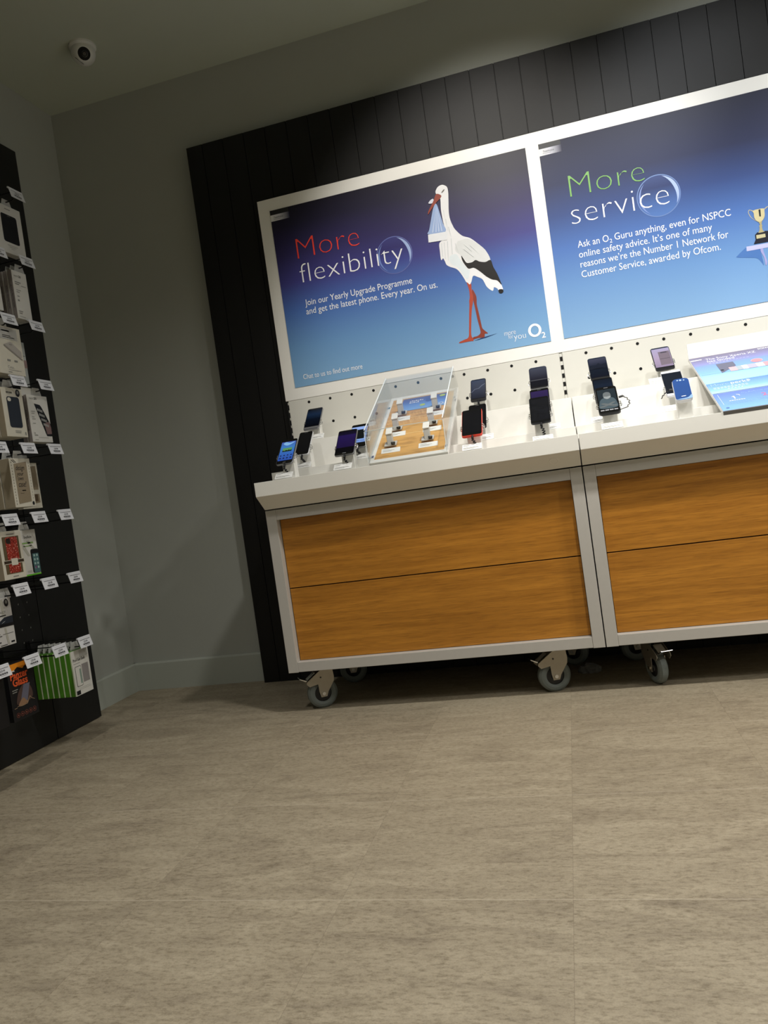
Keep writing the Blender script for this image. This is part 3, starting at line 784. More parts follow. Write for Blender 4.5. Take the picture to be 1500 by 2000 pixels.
# left counter, x = 0.1
S1 = photo_screen('blue_home_screen', ((0.0, '2b49a0'), (0.35, '3663b8'), (0.7, '3f7cc4'), (1.0, '4a58b0')), 0.1, 0.35)
t = phone(0.097, R1, 0.8560, 'phone with a lit blue home screen, leftmost of the front row', PHGREY, PHBLACK, 'glass', 0.056)
screen(t, 0.056, 0.120, S1, 0.016, 0.013)
printed('widget', [rect(-0.016, -0.002, 0.016, 0.016)], 0.0009, mat('widget_green', '5f9a62', 0.3, emit=0.3), t)
printed('widget_skyline', [[(-0.016, -0.002), (0.016, -0.002), (0.016, 0.006), (0.010, 0.003), (0.006, 0.007), (0.002, 0.003), (-0.004, 0.006), (-0.008, 0.002), (-0.016, 0.005)]], 0.0011, mat('widget_dark', '1f3222', 0.3), t)
printed('icons', [disc(-0.018+0.012*k, -0.020, 0.0028, n=12) for k in range(4)] + [disc(-0.018+0.012*k, -0.033, 0.0032, n=12) for k in range(4)], 0.0009, mat('icon_dark', '1c2a5c', 0.3), t)
printed('cloud', [smooth_outline([(-0.018, 0.038), (-0.004, 0.028), (0.014, 0.036), (0.020, 0.044), (0.004, 0.040), (-0.010, 0.046)])], 0.0008, mat('pale_cloud', '86bdf0', 0.3, emit=0.3), t)
printed('maker_mark', [rrect(-0.005, -0.0545, 0.005, -0.052, 0.0008, 2)], 0.0007, PHGREY, t)
stand(0.099, R1, T1, 0.8560, 'white stand of the leftmost front-row phone, with black coiled tether')
price_card(0.096, -0.0460, T1+0.010, 'white price card below the phone with the blue home screen')
t = phone(0.105, R2, 0.8860, 'dark phone standing right behind the one with the blue home screen', PHWHITE, PHBLACK, 'glass', 0.050)
screen(t, 0.050, 0.120, DARKSCR); earpiece(t, 0.120)
stand(0.107, R2, T2, 0.8860, 'white stand behind the leftmost front-row phone', pw=0.050)
price_card(0.108, 0.1080, T2+0.001, 'white price card behind the stand of the leftmost front-row phone')
S3 = photo_screen('dusk_wallpaper', ((0.0, '0a0b12'), (0.45, '0d1422'), (0.75, '1a2c48'), (1.0, '121a28')), 0.1, 0.07)
t = phone(0.097, R3, 0.9820, 'grey phone with dusky blue wallpaper, leftmost of the back row', PHGREY, PHBLACK, 'glass', 0.059)
screen(t, 0.059, 0.120, S3, 0.017, 0.007, 0.0025)
printed('chin', [rect(-0.0275, -0.0575, 0.0275, -0.047)], 0.0007, PHGREY, t)
stand(0.100, R3, T3, 0.9820, 'white stand of the leftmost back-row phone', cable=False)
price_card(0.115, 0.2680, T3+0.001, 'white price card below the leftmost back-row phone')
# x = 0.3
S4 = photo_screen('violet_lock_screen', ((0.0, '08080c'), (0.28, '0a0910'), (0.30, '1f1440'), (0.78, '231650'), (0.80, '15102c'), (1.0, '0c0b12')), 0.12, 0.12)
t = phone(0.298, R1, 0.8550, 'black phone with a dim violet screen, just left of the clear case', PHGREY, PHBLACK, 'glass', 0.064)
screen(t, 0.064, 0.120, S4, 0.010, 0.008, 0.0025)
printed('maker_mark', [rrect(-0.006, -0.0540, 0.006, -0.0505, 0.001, 2)], 0.0008, PHGREY, t)
stand(0.300, R1, T1, 0.8550, 'white stand of the front phone just left of the clear case', pw=0.064)
price_card(0.293, -0.0460, T1+0.010, 'white price card below the phone with the dim violet screen')
S5 = photo_screen('pale_blue_screen', ((0.0, '6c8cc8'), (1.0, '8aa4dc')), 0.12, 0.25)
t = phone(0.301, R2, 0.8810, 'black phone with a pale blue screen, half behind the violet-screened one', PHGREY, PHBLACK, 'glass', 0.060)
screen(t, 0.060, 0.120, S5, 0.024, 0.014, 0.002)
printed('picture', [rect(-0.014, -0.018, 0.020, 0.030)], 0.0009, mat('picture_black', '101418', 0.2), t)
printed('caption', [rect(-0.018, -0.028, 0.004, -0.026), rect(0.008, -0.029, 0.022, -0.027)], 0.0009, mat('caption_blue', '33508f', 0.3), t)
stand(0.303, R2, T2, 0.8810, 'white stand between the violet-screened phone and the clear case')
price_card(0.311, 0.1080, T2+0.001, 'white price card behind the violet-screened phone, against the clear case')
# x = 0.7
t = phone(0.701, R3, 0.9840, 'grey phone with a blank dark screen just right of the clear case, back row', PHDARK, PHBLACK, 'glass', 0.053)
S6 = photo_screen('grey_reflecting_screen', ((0.0, '191b22'), (0.5, '2b3040'), (1.0, '3a4152')), 0.12, 0.08)
screen(t, 0.053, 0.120, S6, 0.011, 0.007, 0.0026)
printed('wallpaper_line', [[(-0.0235, -0.012), (-0.012, 0.004), (0.002, 0.006), (0.012, 0.020), (0.0235, 0.028), (0.0235, 0.026), (0.013, 0.018), (0.003, 0.0045), (-0.011, 0.0025), (-0.0235, -0.014)]], 0.0009, mat('wallpaper_pale_line', '70788c', 0.3), t)
stand(0.701, R3, T3, 0.9840, 'white stand of the first back-row phone right of the clear case', pw=0.053)
t = phone(0.703, R2, 0.8820, 'black phone mostly hidden behind the orange-red phone', PHDARK, PHBLACK, 'glass', 0.057)
screen(t, 0.057, 0.120, DARKSCR); earpiece(t, 0.120)
stand(0.704, R2, T2, 0.8820, 'white stand behind the orange-red phone', pw=0.057)
price_card(0.722, 0.1080, T2+0.001, 'white price card behind the stand of the orange-red phone')
t = phone(0.700, R1, 0.8540, 'orange-red phone with a black screen right of the clear case', PHRED, PHBLACK, 'glass', 0.062, 0.122, 0.0095)
screen(t, 0.062, 0.122, DARKSCR, 0.012, 0.010, 0.004)
stand(0.701, R1, T1, 0.8540, 'white stand of the orange-red phone', pw=0.062)
price_card(0.697, -0.0460, T1+0.010, 'white price card below the orange-red phone')
# x = 0.9
t = phone(0.906, R3, 0.9900, 'rounded grey phone with a plain dark face, back row left of the upright', PHGREY, PHBLACK, 'glass', 0.060, 0.120, 0.007, 0.010)
S9 = photo_screen('split_grey_screen', ((0.0, '121215'), (0.36, '15151a'), (0.38, '4c4c50'), (0.41, '1c1c22'), (1.0, '3a3c46')), 0.12, 0.08)
screen(t, 0.060, 0.120, S9, 0.008, 0.006, 0.0025)
stand(0.906, R3, T3, 0.9900, 'white stand of the rounded grey back-row phone', cable=False, pw=0.060)
t = phone(0.905, R2, 0.8990, 'phone with a purple screen, between the rounded grey one and the front one', PHDARK, PHBLACK, 'glass', 0.060)
S10 = photo_screen('purple_screen', ((0.0, '14101f'), (1.0, '2a2048')), 0.12, 0.12)
screen(t, 0.060, 0.120, S10, 0.013, 0.012); earpiece(t, 0.120)
stand(0.905, R2, T2, 0.8990, 'white stand of the purple-screened phone', pw=0.060)
price_card(0.928, 0.1080, T2+0.001, 'white price card behind the front phone left of the counter joint')
t = phone(0.904, R1, 0.8590, 'black phone with a smeared dark screen, front row left of the counter joint', PHDARK, PHBLACK, 'glass', 0.058)
screen(t, 0.058, 0.120, mat('smeared_dark_screen', '121318', 0.16, var=0.9, scale=70), 0.010, 0.008)
stand(0.904, R1, T1, 0.8590, 'white stand with coiled tether left of the counter joint', pw=0.058)
price_card(0.904, -0.0475, T1+0.003, 'white price card below the smeared dark phone left of the counter joint')
# right counter, x = 1.1
t = phone(1.101, R3, 0.9870, 'dark phone with a night wallpaper, back row just right of the upright', PHDARK, PHBLACK, 'glass', 0.060)
S12 = photo_screen('night_wallpaper', ((0.0, '0b0e1a'), (0.42, '11161f'), (0.47, '0a0c10'), (0.6, '12161f'), (0.85, '2e2f3c'), (1.0, '3a3a46')), 0.12, 0.06)
screen(t, 0.060, 0.120, S12, 0.011, 0.008, 0.0028)
printed('wallpaper_hills', [[(-0.027, 0.006), (-0.016, 0.020), (-0.008, 0.013), (0.002, 0.026), (0.010, 0.016), (0.027, 0.022), (0.027, -0.010), (0.010, -0.002), (-0.010, -0.002), (-0.027, -0.008)]], 0.0009, mat('wallpaper_black', '0c0d14', 0.2), t)
stand(1.101, R3, T3, 0.9870, 'white stand of the back-row phone just right of the upright', cable=False, pw=0.060)
t = phone(1.100, R2, 0.8990, 'dark navy phone squeezed between the back one and the one showing a man', PHDARK, PHBLACK, 'glass', 0.060)
S13 = photo_screen('navy_wallpaper', ((0.0, '0c1018'), (0.7, '121a28'), (1.0, '0e121a')), 0.12, 0.06)
screen(t, 0.060, 0.120, S13, 0.011, 0.006, 0.0028)
stand(1.100, R2, T2, 0.8990, 'white stand behind the phone showing a man', pw=0.060, cable=False)
price_card(1.078, 0.1080, T2+0.001, 'white price card behind the phone showing a man')
t = phone(1.098, R1, 0.8560, 'black phone showing a man with folded arms, first on the right counter', PHDARK, PHBLACK, 'glass', 0.060, 0.122, 0.0095, 0.009)
S14 = photo_screen('teal_dark_screen', ((0.0, '1a2228'), (1.0, '20282e')), 0.12, 0.10)
screen(t, 0.060, 0.122, S14, 0.020, 0.013, 0.0045)
SKN = mat('picture_skin', '565c5e', 0.3, emit=0.06); SHT = mat('picture_shirt', '3c4a52', 0.3, emit=0.06)
printed('pictured_man', [smooth_outline([(-0.0225, -0.040), (0.0225, -0.040), (0.0240, -0.016), (0.0180, 0.002), (0.0080, 0.008), (-0.0080, 0.008), (-0.0190, 0.001), (-0.0245, -0.018)])], 0.0009, SHT, t)
printed('pictured_head', [smooth_outline([(-0.0085, 0.006), (0.0, 0.001), (0.0090, 0.006), (0.0110, 0.018), (0.0085, 0.030), (0.0, 0.034), (-0.0085, 0.030), (-0.0108, 0.018)])], 0.0010, SKN, t)
printed('pictured_beard', [smooth_outline([(-0.0085, 0.008), (0.0, 0.001), (0.0090, 0.008), (0.0085, 0.014), (0.0, 0.0125), (-0.0085, 0.014)])], 0.0011, mat('picture_beard', '7d8486', 0.3, emit=0.06), t)
printed('pictured_arm', [smooth_outline([(-0.0235, -0.030), (-0.010, -0.0265), (0.012, -0.0150), (0.020, -0.0165), (0.012, -0.0225), (-0.008, -0.0325), (-0.0215, -0.0350)])], 0.0011, SKN, t)
printed('pictured_arm', [smooth_outline([(0.0235, -0.030), (0.010, -0.0265), (-0.012, -0.0165), (-0.020, -0.0180), (-0.012, -0.0240), (0.008, -0.0325), (0.0215, -0.0350)])], 0.0012, SKN, t)
printed('touch_keys', [rrect(-0.0245+0.0125*k, -0.0505, -0.0140+0.0125*k, -0.0460, 0.0008, 2) for k in range(4)], 0.0009, mat('key_grey', '9a9ca0', 0.3), t)
printed('maker_mark', [rrect(-0.005, 0.0535, 0.007, 0.0555, 0.0006, 2)], 0.0009, PHGREY, t)
st = stand(1.099, R1, T1, 0.8560, 'white stand of the phone showing a man, lead looping at its right', cable=False, pw=0.060)
k = MB(); hh = 0.8560-T1
P0 = Vector((0.031, 0.004, hh+0.002))
k.tube([P0, P0+Vector((0.012, 0.0, 0.002))], 0.0032, 8)
P = [P0+Vector((0.012, 0, 0.002))]
for i in range(1, 40):
    f = i/39; a = f*2*PI*5
    c = Vector((0.043+0.016*math.sin(f*PI), 0.004+0.02*f, hh+0.004-0.040*f))
    if f > 0.8: c.x -= (f-0.8)*0.1
    P.append(c + Vector((0.0022*math.cos(a), 0.0022*math.sin(a), 0)))
k.tube(P, 0.0012, 6); k.build('tether_cable', CABLE, st)
price_card(1.098, -0.0460, T1+0.010, 'white price card below the phone showing a man')
# x = 1.3
t = phone(1.301, R3, 0.9840, 'black phone with a mauve picture, back row beside the leaflet board', PHDARK, PHBLACK, 'glass', 0.058)
S15 = photo_screen('mauve_wallpaper', ((0.0, '75697f'), (0.5, '8d7f95'), (1.0, '8c86a2')), 0.12, 0.22)
screen(t, 0.058, 0.120, S15, 0.012, 0.008, 0.0022)
printed('picture', [rect(-0.009, -0.038, 0.025, 0.034)], 0.0008, mat('picture_taupe', '6b5f68', 0.3, emit=0.1), t)
for o in (rrect(-0.002, 0.026, 0.018, 0.031, 0.002, 3), rect(-0.009, -0.006, 0.025, -0.0045)):
    printed('picture_band', [o], 0.0009, mat('picture_dark_band', '3a343c', 0.3), t)
stand(1.301, R3, T3, 0.9840, 'white stand of the phone with the mauve picture', cable=False, pw=0.058)
price_card(1.275, 0.2680, T3+0.001, 'white price card below the phone with the mauve picture')
t = phone(1.303, R2, 0.8860, 'silver phone with speaker bars and a dark screen behind the small blue phone', PHWHITE, PHBLACK, 'glass', 0.059, 0.124)
for o in (rect(-0.0275, 0.0500, 0.0275, 0.0605), rect(-0.0275, -0.0605, 0.0275, -0.0500)):
    printed('speaker_bar', [o], 0.0008, PHWHITE, t)
screen(t, 0.059, 0.124, mat('slate_screen', '161b26', 0.12, var=0.3, coat=0.5), 0.013, 0.013, 0.002)
stand(1.304, R2, T2, 0.8860, 'white stand of the silver phone with speaker bars', cable=False, pw=0.059)
price_card(1.280, 0.1080, T2+0.001, 'white price card below the silver phone with speaker bars')
t = phone(1.302, R1, 0.8520, 'small glossy blue phone standing alone on a tall white post', PHWHITE, mat('glossy_blue_shell', '2c4c88', 0.14, coat=0.5), 'glass', 0.046, 0.098, 0.0115, 0.014, yaw=R(-4))
printed('blue_face_arc', [smooth_outline([(-0.019, -0.046), (0.019, -0.046), (0.021, -0.030), (0.010, -0.041), (-0.010, -0.043)])], 0.0008, mat('pale_face_arc', '8fb0d8', 0.15), t)
printed('maker_mark', [rrect(-0.006, -0.034, 0.006, -0.0315, 0.0008, 2)], 0.0008, INKW, t)
printed('lens_ring', [disc(-0.008, 0.040, 0.0025, n=14), disc(0.0, 0.0395, 0.0032, n=14), disc(0.009, 0.0385, 0.0022, n=14)], 0.0008, mat('pale_ring', 'a9c0e2', 0.15), t)
st = stand(1.302, R1, T1, 0.8520, 'plain white post under the small glossy blue phone', cable=False, claw=False, pw=0.046, w=0.040)
k = MB(); hh = 0.8520-T1
k.tube([(-0.024, 0.004, hh+0.002), (-0.034, 0.004, hh+0.003)], 0.0032, 8)
P = []
for i in range(26):
    f = i/25; a = f*2*PI*4
    P.append(Vector((-0.034-0.020*f, 0.004+0.03*f, hh+0.003-0.006*f-0.012*f*f)) + Vector((0, 0.0022*math.cos(a), 0.0022*math.sin(a))))
k.tube(P, 0.0012, 6); k.build('tether_cable', CABLE, st)

# ------------------------------------------------------------------ clear display case with its little stands
CX0, CX1 = 0.3810, 0.6262
SL = 0.54; SLA = math.atan(SL); CB = (CX0, -0.0500, 0.7720)
def display_case():
    t = thing('display_case', 'clear acrylic display case with slanted lid on an oak-inlaid white base', 'display case', CB)
    W_ = CX1-CX0; LS = 0.500
    M = Matrix.Rotation(SLA, 4, 'X')
    fr = MB()
    fr.box((0.0, 0.0, -0.012), (W_, 0.0205, 0.0022), 0.0012); fr.box((0.0, LS-0.022, -0.012), (W_, LS, 0.0022), 0.0012)
    fr.box((0.0, 0.0205, -0.012), (0.0125, LS-0.022, 0.0022)); fr.box((W_-0.0125, 0.0205, -0.012), (W_, LS-0.022, 0.0022))
    fr.xf(M).build('base_frame', WHITEP, t)
    MB().box((0.0128, 0.0208, -0.012), (W_-0.0128, LS-0.0222, 0.0005)).build('oak_inlay', OAKL, t, (0, 0, 0), (SLA, 0, 0))
    b = MB()
    for s in (0.178, 0.302):
        b.box((0.013, s, 0.0004), (W_-0.013, s+0.0035, 0.0008))
    b.xf(M).build('inlay_stripe', mat('pale_inlay', 'ecc98c', 0.4), t)
    sup = MB()
    for xx in (0.012, W_-0.018):
        sup.prism([(xx, 0.012, 0.0), (xx, 0.150, T2-CB[2]+0.0005), (xx, 0.3085, T3-CB[2]+0.0005), (xx, 0.40, T3-CB[2]+0.0005), (xx, 0.40, 0.40*SL-0.014), (xx, 0.30, 0.30*SL-0.014), (xx, 0.150, 0.150*SL-0.014), (xx, 0.03, 0.03*SL-0.014)], (0.006, 0, 0))
    sup.build('side_rib', WHITEP, t)
    th = 0.004
    fb, ft = -0.004, 0.0985
    def pane(name, pts, d): MB().prism(pts, d).build(name, ACR, t)
    pane('front_pane', [(0, -0.008, fb+0.006), (W_, -0.008, fb+0.006), (W_, -0.008, ft), (0, -0.008, ft)], (0, th, 0))
    top = [(-0.008, ft), (0.392, 0.3020)]
    n = Vector((0, -(top[1][1]-top[0][1]), top[1][0]-top[0][0])).normalized()*th
    pane('lid_pane', [(0, top[0][0], top[0][1]+0.0004), (W_, top[0][0], top[0][1]+0.0004), (W_, top[1][0], top[1][1]), (0, top[1][0], top[1][1])], n)
    for xx in (0.0, W_-th):
        pane('side_pane', [(xx, -0.0035, 0.004), (xx, -0.0035, ft-0.001), (xx, 0.392, 0.3015), (xx, 0.440, 0.2480), (xx, 0.440, 0.440*SL+0.005), (xx, 0.20, 0.20*SL+0.004)], (th, 0, 0))
    EDG = mat('edge_highlight', 'eef3f2', 0.25)  # opaque white strips paint the light caught by the acrylic edges
    for xx in (0.0, W_-0.0030):
        MB().prism([(xx, top[0][0]-0.0004, top[0][1]+0.0042), (xx, top[0][0]-0.0004, top[0][1]+0.0060), (xx, top[1][0], top[1][1]+0.0060), (xx, top[1][0], top[1][1]+0.0042)], (0.0030, 0, 0)).build('lid_edge_highlight', EDG, t)
    for xx in (0.0, W_-0.0016):
        MB().box((xx, -0.0095, 0.003), (xx+0.0016, -0.0082, ft), 0).build('corner_edge_highlight', EDG, t)
    MB().box((0.002, -0.0095, ft-0.0006), (W_-0.002, -0.0080, ft+0.0014)).build('front_edge', mat('dull_edge_highlight', 'c8d0ce', 0.4), t)  # greyer strip painting the duller light along the lid's front edge
    h = MB()
    for xx in (0.004, W_-0.010):
        for s in (0.030, 0.40):
            h.box((xx, s, 0.0022), (xx+0.006, s+0.014, 0.0050))
    h.xf(M).build('clip', CHROME, t)
display_case()
def on_case(x, s, lift=0.0):
    c, sn = math.cos(SLA), math.sin(SLA)
    return (x, CB[1] + s*c - lift*sn, CB[2] + s*sn + lift*c)
MINI = []
def mini_stand(x, s, label):
    if MINI: return dup(MINI[0], on_case(x, s, 0.0006), None, label, 'small empty stands inside the case')
    t = thing('small_stand', label, 'stand', on_case(x, s, 0.0006), (0, 0, 0), 'small empty stands inside the case')
    p = MB().prism([(-0.0075, -0.008, 0.004), (-0.0075, 0.008, 0.008), (-0.0075, 0.004, 0.042), (-0.0075, -0.010, 0.034)], (0.015, 0, 0), 0.001)
    p.build('post', mat('pale_grey_post', 'c9c6c0', 0.45), t)
    MB().prism([(-0.0085, -0.0125, 0.0330), (-0.0085, -0.0105, 0.0300), (-0.0085, 0.0095, 0.0470), (-0.0085, 0.0075, 0.0495)], (0.017, 0, 0), 0.0006).build('head', WHITEP, t)
    MB().prism([(-0.016, -0.010, 0.0), (-0.016, 0.012, 0.0115), (-0.016, 0.011, 0.0140), (-0.016, -0.011, 0.0025)], (0.032, 0, 0)).build('foot', mat('pale_grey_post', 'c9c6c0', 0.45), t)
    k = MB(); P = []
    for i in range(26):
        a = i/25*2*PI*3.5
        P.append((0.004+0.010*i/25, -0.012+0.004*math.cos(a), 0.007+0.003*math.sin(a)))
    k.tube(P, 0.0013, 6); k.build('tether_cable', CABLE, t)
    t.scale = (1.2, 1.2, 1.2)
    MINI.append(t); return t
CASEC = []
def case_card(x, s, label):
    if CASEC: return dup(CASEC[0], on_case(x, s, 0.0008), None, label, 'blank cards inside the case')
    t = thing('price_card', label, 'price card', on_case(x, s, 0.0008), (SLA+R(14), 0, 0), 'blank cards inside the case')
    MB().box((-0.030, -0.010, 0), (0.030, 0.012, 0.003)).build('card', CARD, t)
    b = MB()
    for u0, u1, v in ((-0.025, -0.004, 0.006), (-0.025, 0.012, 0.001), (-0.025, 0.004, -0.003)):
        b.flat(rect(u0, v, u1, v+0.001), 0.0034)
    b.build('print', INKGR, t)
    CASEC.append(t); return t
names = ('front left', 'front right', 'middle left', 'middle right', 'back left', 'back right')
for i, (x, s, cs) in enumerate(((0.437, 0.100, 0.066), (0.556, 0.100, 0.066), (0.440, 0.212, 0.180), (0.558, 0.212, 0.178), (0.441, 0.333, 0.298), (0.560, 0.333, 0.298))):
    mini_stand(x, s, 'small empty white stand in the clear case, %s of six' % names[i])
    case_card(x+0.004, cs, 'white card before the %s stand in the clear case' % names[i])
LEAFG = print_gradient('case_leaflet_ink', ((0.0, '8ab4e8'), (0.4, '7098d8'), (0.75, '566cb0'), (1.0, '5f6490')), 0.105)
def case_leaflet():
    t = thing('leaflet', 'blue leaflet with pale lettering lying at the back of the clear case', 'leaflet', on_case(0.432, 0.364, 0.0010), (SLA, 0, 0))
    MB().box((0, 0, 0), (0.162, 0.104, 0.0012)).build('sheet', LEAFG, t)
    printed('lettering', [rect(0.026+0.0072*k, 0.073, 0.0312+0.0072*k, 0.0785+0.003*(k % 2)) for k in range(7)] + [rect(0.026+0.0072*k, 0.059, 0.0312+0.0072*k, 0.0640+0.003*((k+1) % 2)) for k in range(5)], 0.0016, INKW, t)
    printed('sticker', [disc(0.0760, 0.030, 0.0100, 0.0085), disc(0.1420, 0.086, 0.0105, 0.0085)], 0.0016, mat('lime_ink', 'b9cf5a', 0.4), t)
    printed('ring', [disc(0.096, 0.066, 0.0125, 0.016)], 0.0015, mat('ring_blue', '3f5b9e', 0.4), t)
    printed('round_logo', [disc(0.142, 0.018, 0.0085)], 0.0016, INKW, t)
    printed('round_logo', [disc(0.142, 0.018, 0.0055)], 0.0018, mat('logo_blue', '6d99d8', 0.4), t)
    text('logo_numeral', [('2', 0.1510, 0.0060, 0.0050, 0.011)], INKW, t, 0.0016)
case_leaflet()

# ------------------------------------------------------------------ slanted leaflet board on the right counter
PB = (1.3860, -0.0560, 0.7675); PA = math.atan(0.465)
def leaflet_board():
    t = thing('slanted_board', 'white slanted board with a raised back on the right counter, holding leaflets', 'display board', PB)
    L = 0.5000
    MB().box((0, 0, -0.009), (L, 0.483, 0)).build('board', WHITEP, t, (0, 0, 0), (PA, 0, 0))
    MB().box((0, 0.4325, 0.1960), (L, 0.4385, 0.2515), 0.0006).build('back_upstand', WHITEP, t)
    r = MB()
    for xx in (0.020, L-0.026):
        r.prism([(xx, 0.012, 0.0), (xx, 0.1560, T2-PB[2]+0.0005), (xx, 0.3155, T3-PB[2]+0.0005), (xx, 0.42, T3-PB[2]+0.0005), (xx, 0.42, 0.42*0.465-0.010), (xx, 0.30, 0.30*0.465-0.010), (xx, 0.160, 0.160*0.465-0.010), (xx, 0.03, 0.03*0.465-0.010)], (0.006, 0, 0))
    r.build('side_rib', WHITEP, t)
    MB().box((0.0, -0.004, -0.010), (L, 0.0005, 0.0022), 0.0005).build('front_edge', mat('grey_edge', '77777a', 0.4), t, (0, 0, 0), (PA, 0, 0))
leaflet_board()
def leaflet(s0, s1, label, stops, name):
    c, sn = math.cos(PA), math.sin(PA)
    t = thing('leaflet', label, 'leaflet', (PB[0]+0.001, PB[1]+s0*c-0.0006*sn, PB[2]+s0*sn+0.0006*c), (PA, 0, 0), 'blue leaflets on the slanted board')
    sh = MB().box((0, 0, 0), (0.498, s1-s0, 0.0012)).build('sheet', print_gradient(name, stops, s1-s0), t)
    return t
t = leaflet(0.222, 0.479, 'large blue leaflet about a landed phone at the top of the slanted board', ((0.0, 'a9dcf6'), (0.22, 'a3d2f2'), (0.36, '86b4ec'), (0.62, '7f9fe6'), (0.70, '8d8fc4'), (0.86, '7f7aa0'), (1.0, '726e84')), 'landed_leaflet_ink')
text('heading', [('The Sony Xperia XZ', 0.044, 0.213, 0.147, 0.026), ('has landed', 0.045, 0.192, 0.079, 0.026)], INKW, t, 0.0016)
printed('fine_print', [rect(0.046+0.010*k, 0.182, 0.053+0.010*k, 0.1845) for k in range(12)] + [rect(0.046+0.010*k, 0.175, 0.053+0.010*k, 0.1775) for k in range(6)], 0.0016, mat('lilac_ink', 'c7cdf4', 0.4), t)
text('brand_word', [('SONY', 0.203, 0.236, 0.034, 0.016)], INKW, t, 0.0016, weight=0.02)
printed('brand_tab', [[(0, 0.223), (0.034, 0.226), (0.034, 0.233), (0, 0.233)]], 0.0016, INKW, t)
printed('horizon_line', [rect(0.004, 0.0795, 0.49, 0.0808)], 0.0016, mat('line_blue', '7d93c0', 0.4), t)
printed('pictured_phone', [[(0.062, 0.075), (0.112, 0.122), (0.112, 0.163), (0.062, 0.163)]], 0.0018, mat('phone_ink_grey', '646478', 0.4), t)
printed('pictured_lens', [disc(0.068, 0.100, 0.005, 0.006)], 0.0020, INKK, t)
for u0, u1, hx in ((0.088, 0.108, 'e8b4b8'), (0.108, 0.124, 'aab6bc'), (0.124, 0.139, 'eef2f6'), (0.139, 0.164, 'b9b4c6'), (0.164, 0.184, 'f4eef0'), (0.184, 0.206, 'e2a0a6')):
    printed('picture_strip', [rect(u0, 0.078, u1, 0.114)], 0.0020, mat('strip_'+hx, hx, 0.4), t)
printed('sticker', [disc(0.1745, 0.1385, 0.0165, 0.0165)], 0.0018, mat('pink_ink', 'f0a7ac', 0.4), t)
printed('sticker_ring', [disc(0.1745, 0.1385, 0.0140, 0.0140)], 0.0020, mat('pink_ink_deep', 'e98f96', 0.4), t)
t = leaflet(0.1385, 0.219, 'middle blue leaflet headed More perks on the slanted board', ((0.0, 'b4ddf6'), (0.35, '8dbcee'), (1.0, '6f94de')), 'perks_leaflet_ink')
text('heading', [('More', 0.010, 0.056, 0.048, 0.028)], mat('pale_blue_heading', '9fc0f2', 0.4), t, 0.0016)
text('heading', [('perks', 0.064, 0.056, 0.050, 0.028)], INKW, t, 0.0016)
printed('fine_print', [rect(0.012+0.0095*k, v, 0.0188+0.0095*k, v+0.0024) for k in range(10) for v in (0.040, 0.032)] + [rect(0.048+0.009*k, 0.021, 0.052+0.009*k, 0.0245) for k in range(5)], 0.0016, INKW, t)
printed('bubble_arc', [[(0.108, 0.074), (0.114, 0.070), (0.116, 0.062), (0.1175, 0.062), (0.1155, 0.072), (0.109, 0.076)]], 0.0016, INKW, t)
t = leaflet(0.0005, 0.1335, 'lower blue leaflet with the numerals 1 and 2 on the slanted board', ((0.0, '8dbdf2'), (0.45, '7fa6e8'), (1.0, '6f82ca')), 'refresh_leaflet_ink')
text('heading', [('O', 0.072, 0.108, 0.007, 0.012), ('2', 0.080, 0.105, 0.004, 0.008), ('Refresh makes', 0.090, 0.108, 0.072, 0.012)], mat('pale_blue_heading', '9fc0f2', 0.4), t, 0.0016)
printed('numeral', [[(0.0455, 0.0755), (0.0490, 0.0755), (0.0490, 0.0970), (0.0465, 0.0970), (0.0410, 0.0930), (0.0420, 0.0908), (0.0455, 0.0930)]], 0.0016, INKW, t)
text('numeral', [('2', 0.116, 0.068, 0.013, 0.030)], mat('red_pink_ink', 'ea6f86', 0.4), t, 0.0016)
printed('bubble_arc', [[(0.056, 0.106), (0.062, 0.101), (0.063, 0.094), (0.0645, 0.094), (0.0635, 0.103), (0.057, 0.108)]], 0.0016, INKW, t)
printed('fine_print', [rect(0.030+0.006*k, 0.063, 0.0345+0.006*k, 0.067) for k in range(7)], 0.0016, INKW, t)
printed('fine_print', [rect(0.024+0.007*k, v, 0.0295+0.007*k, v+0.0018) for k in range(9) for v in (0.052, 0.046, 0.040)] + [rect(0.100+0.007*k, v, 0.1055+0.007*k, v+0.0018) for k in range(8) for v in (0.058, 0.052, 0.046)], 0.0016, mat('haze_ink', '9cc2f2', 0.4), t)
printed('margin_line', [rect(0.0105, 0.042, 0.0113, 0.123)], 0.0016, INKW, t)
printed('round_logo', [disc(0.0150, 0.017, 0.0045)], 0.0016, mat('logo_dim', '5a7ab0', 0.4), t)

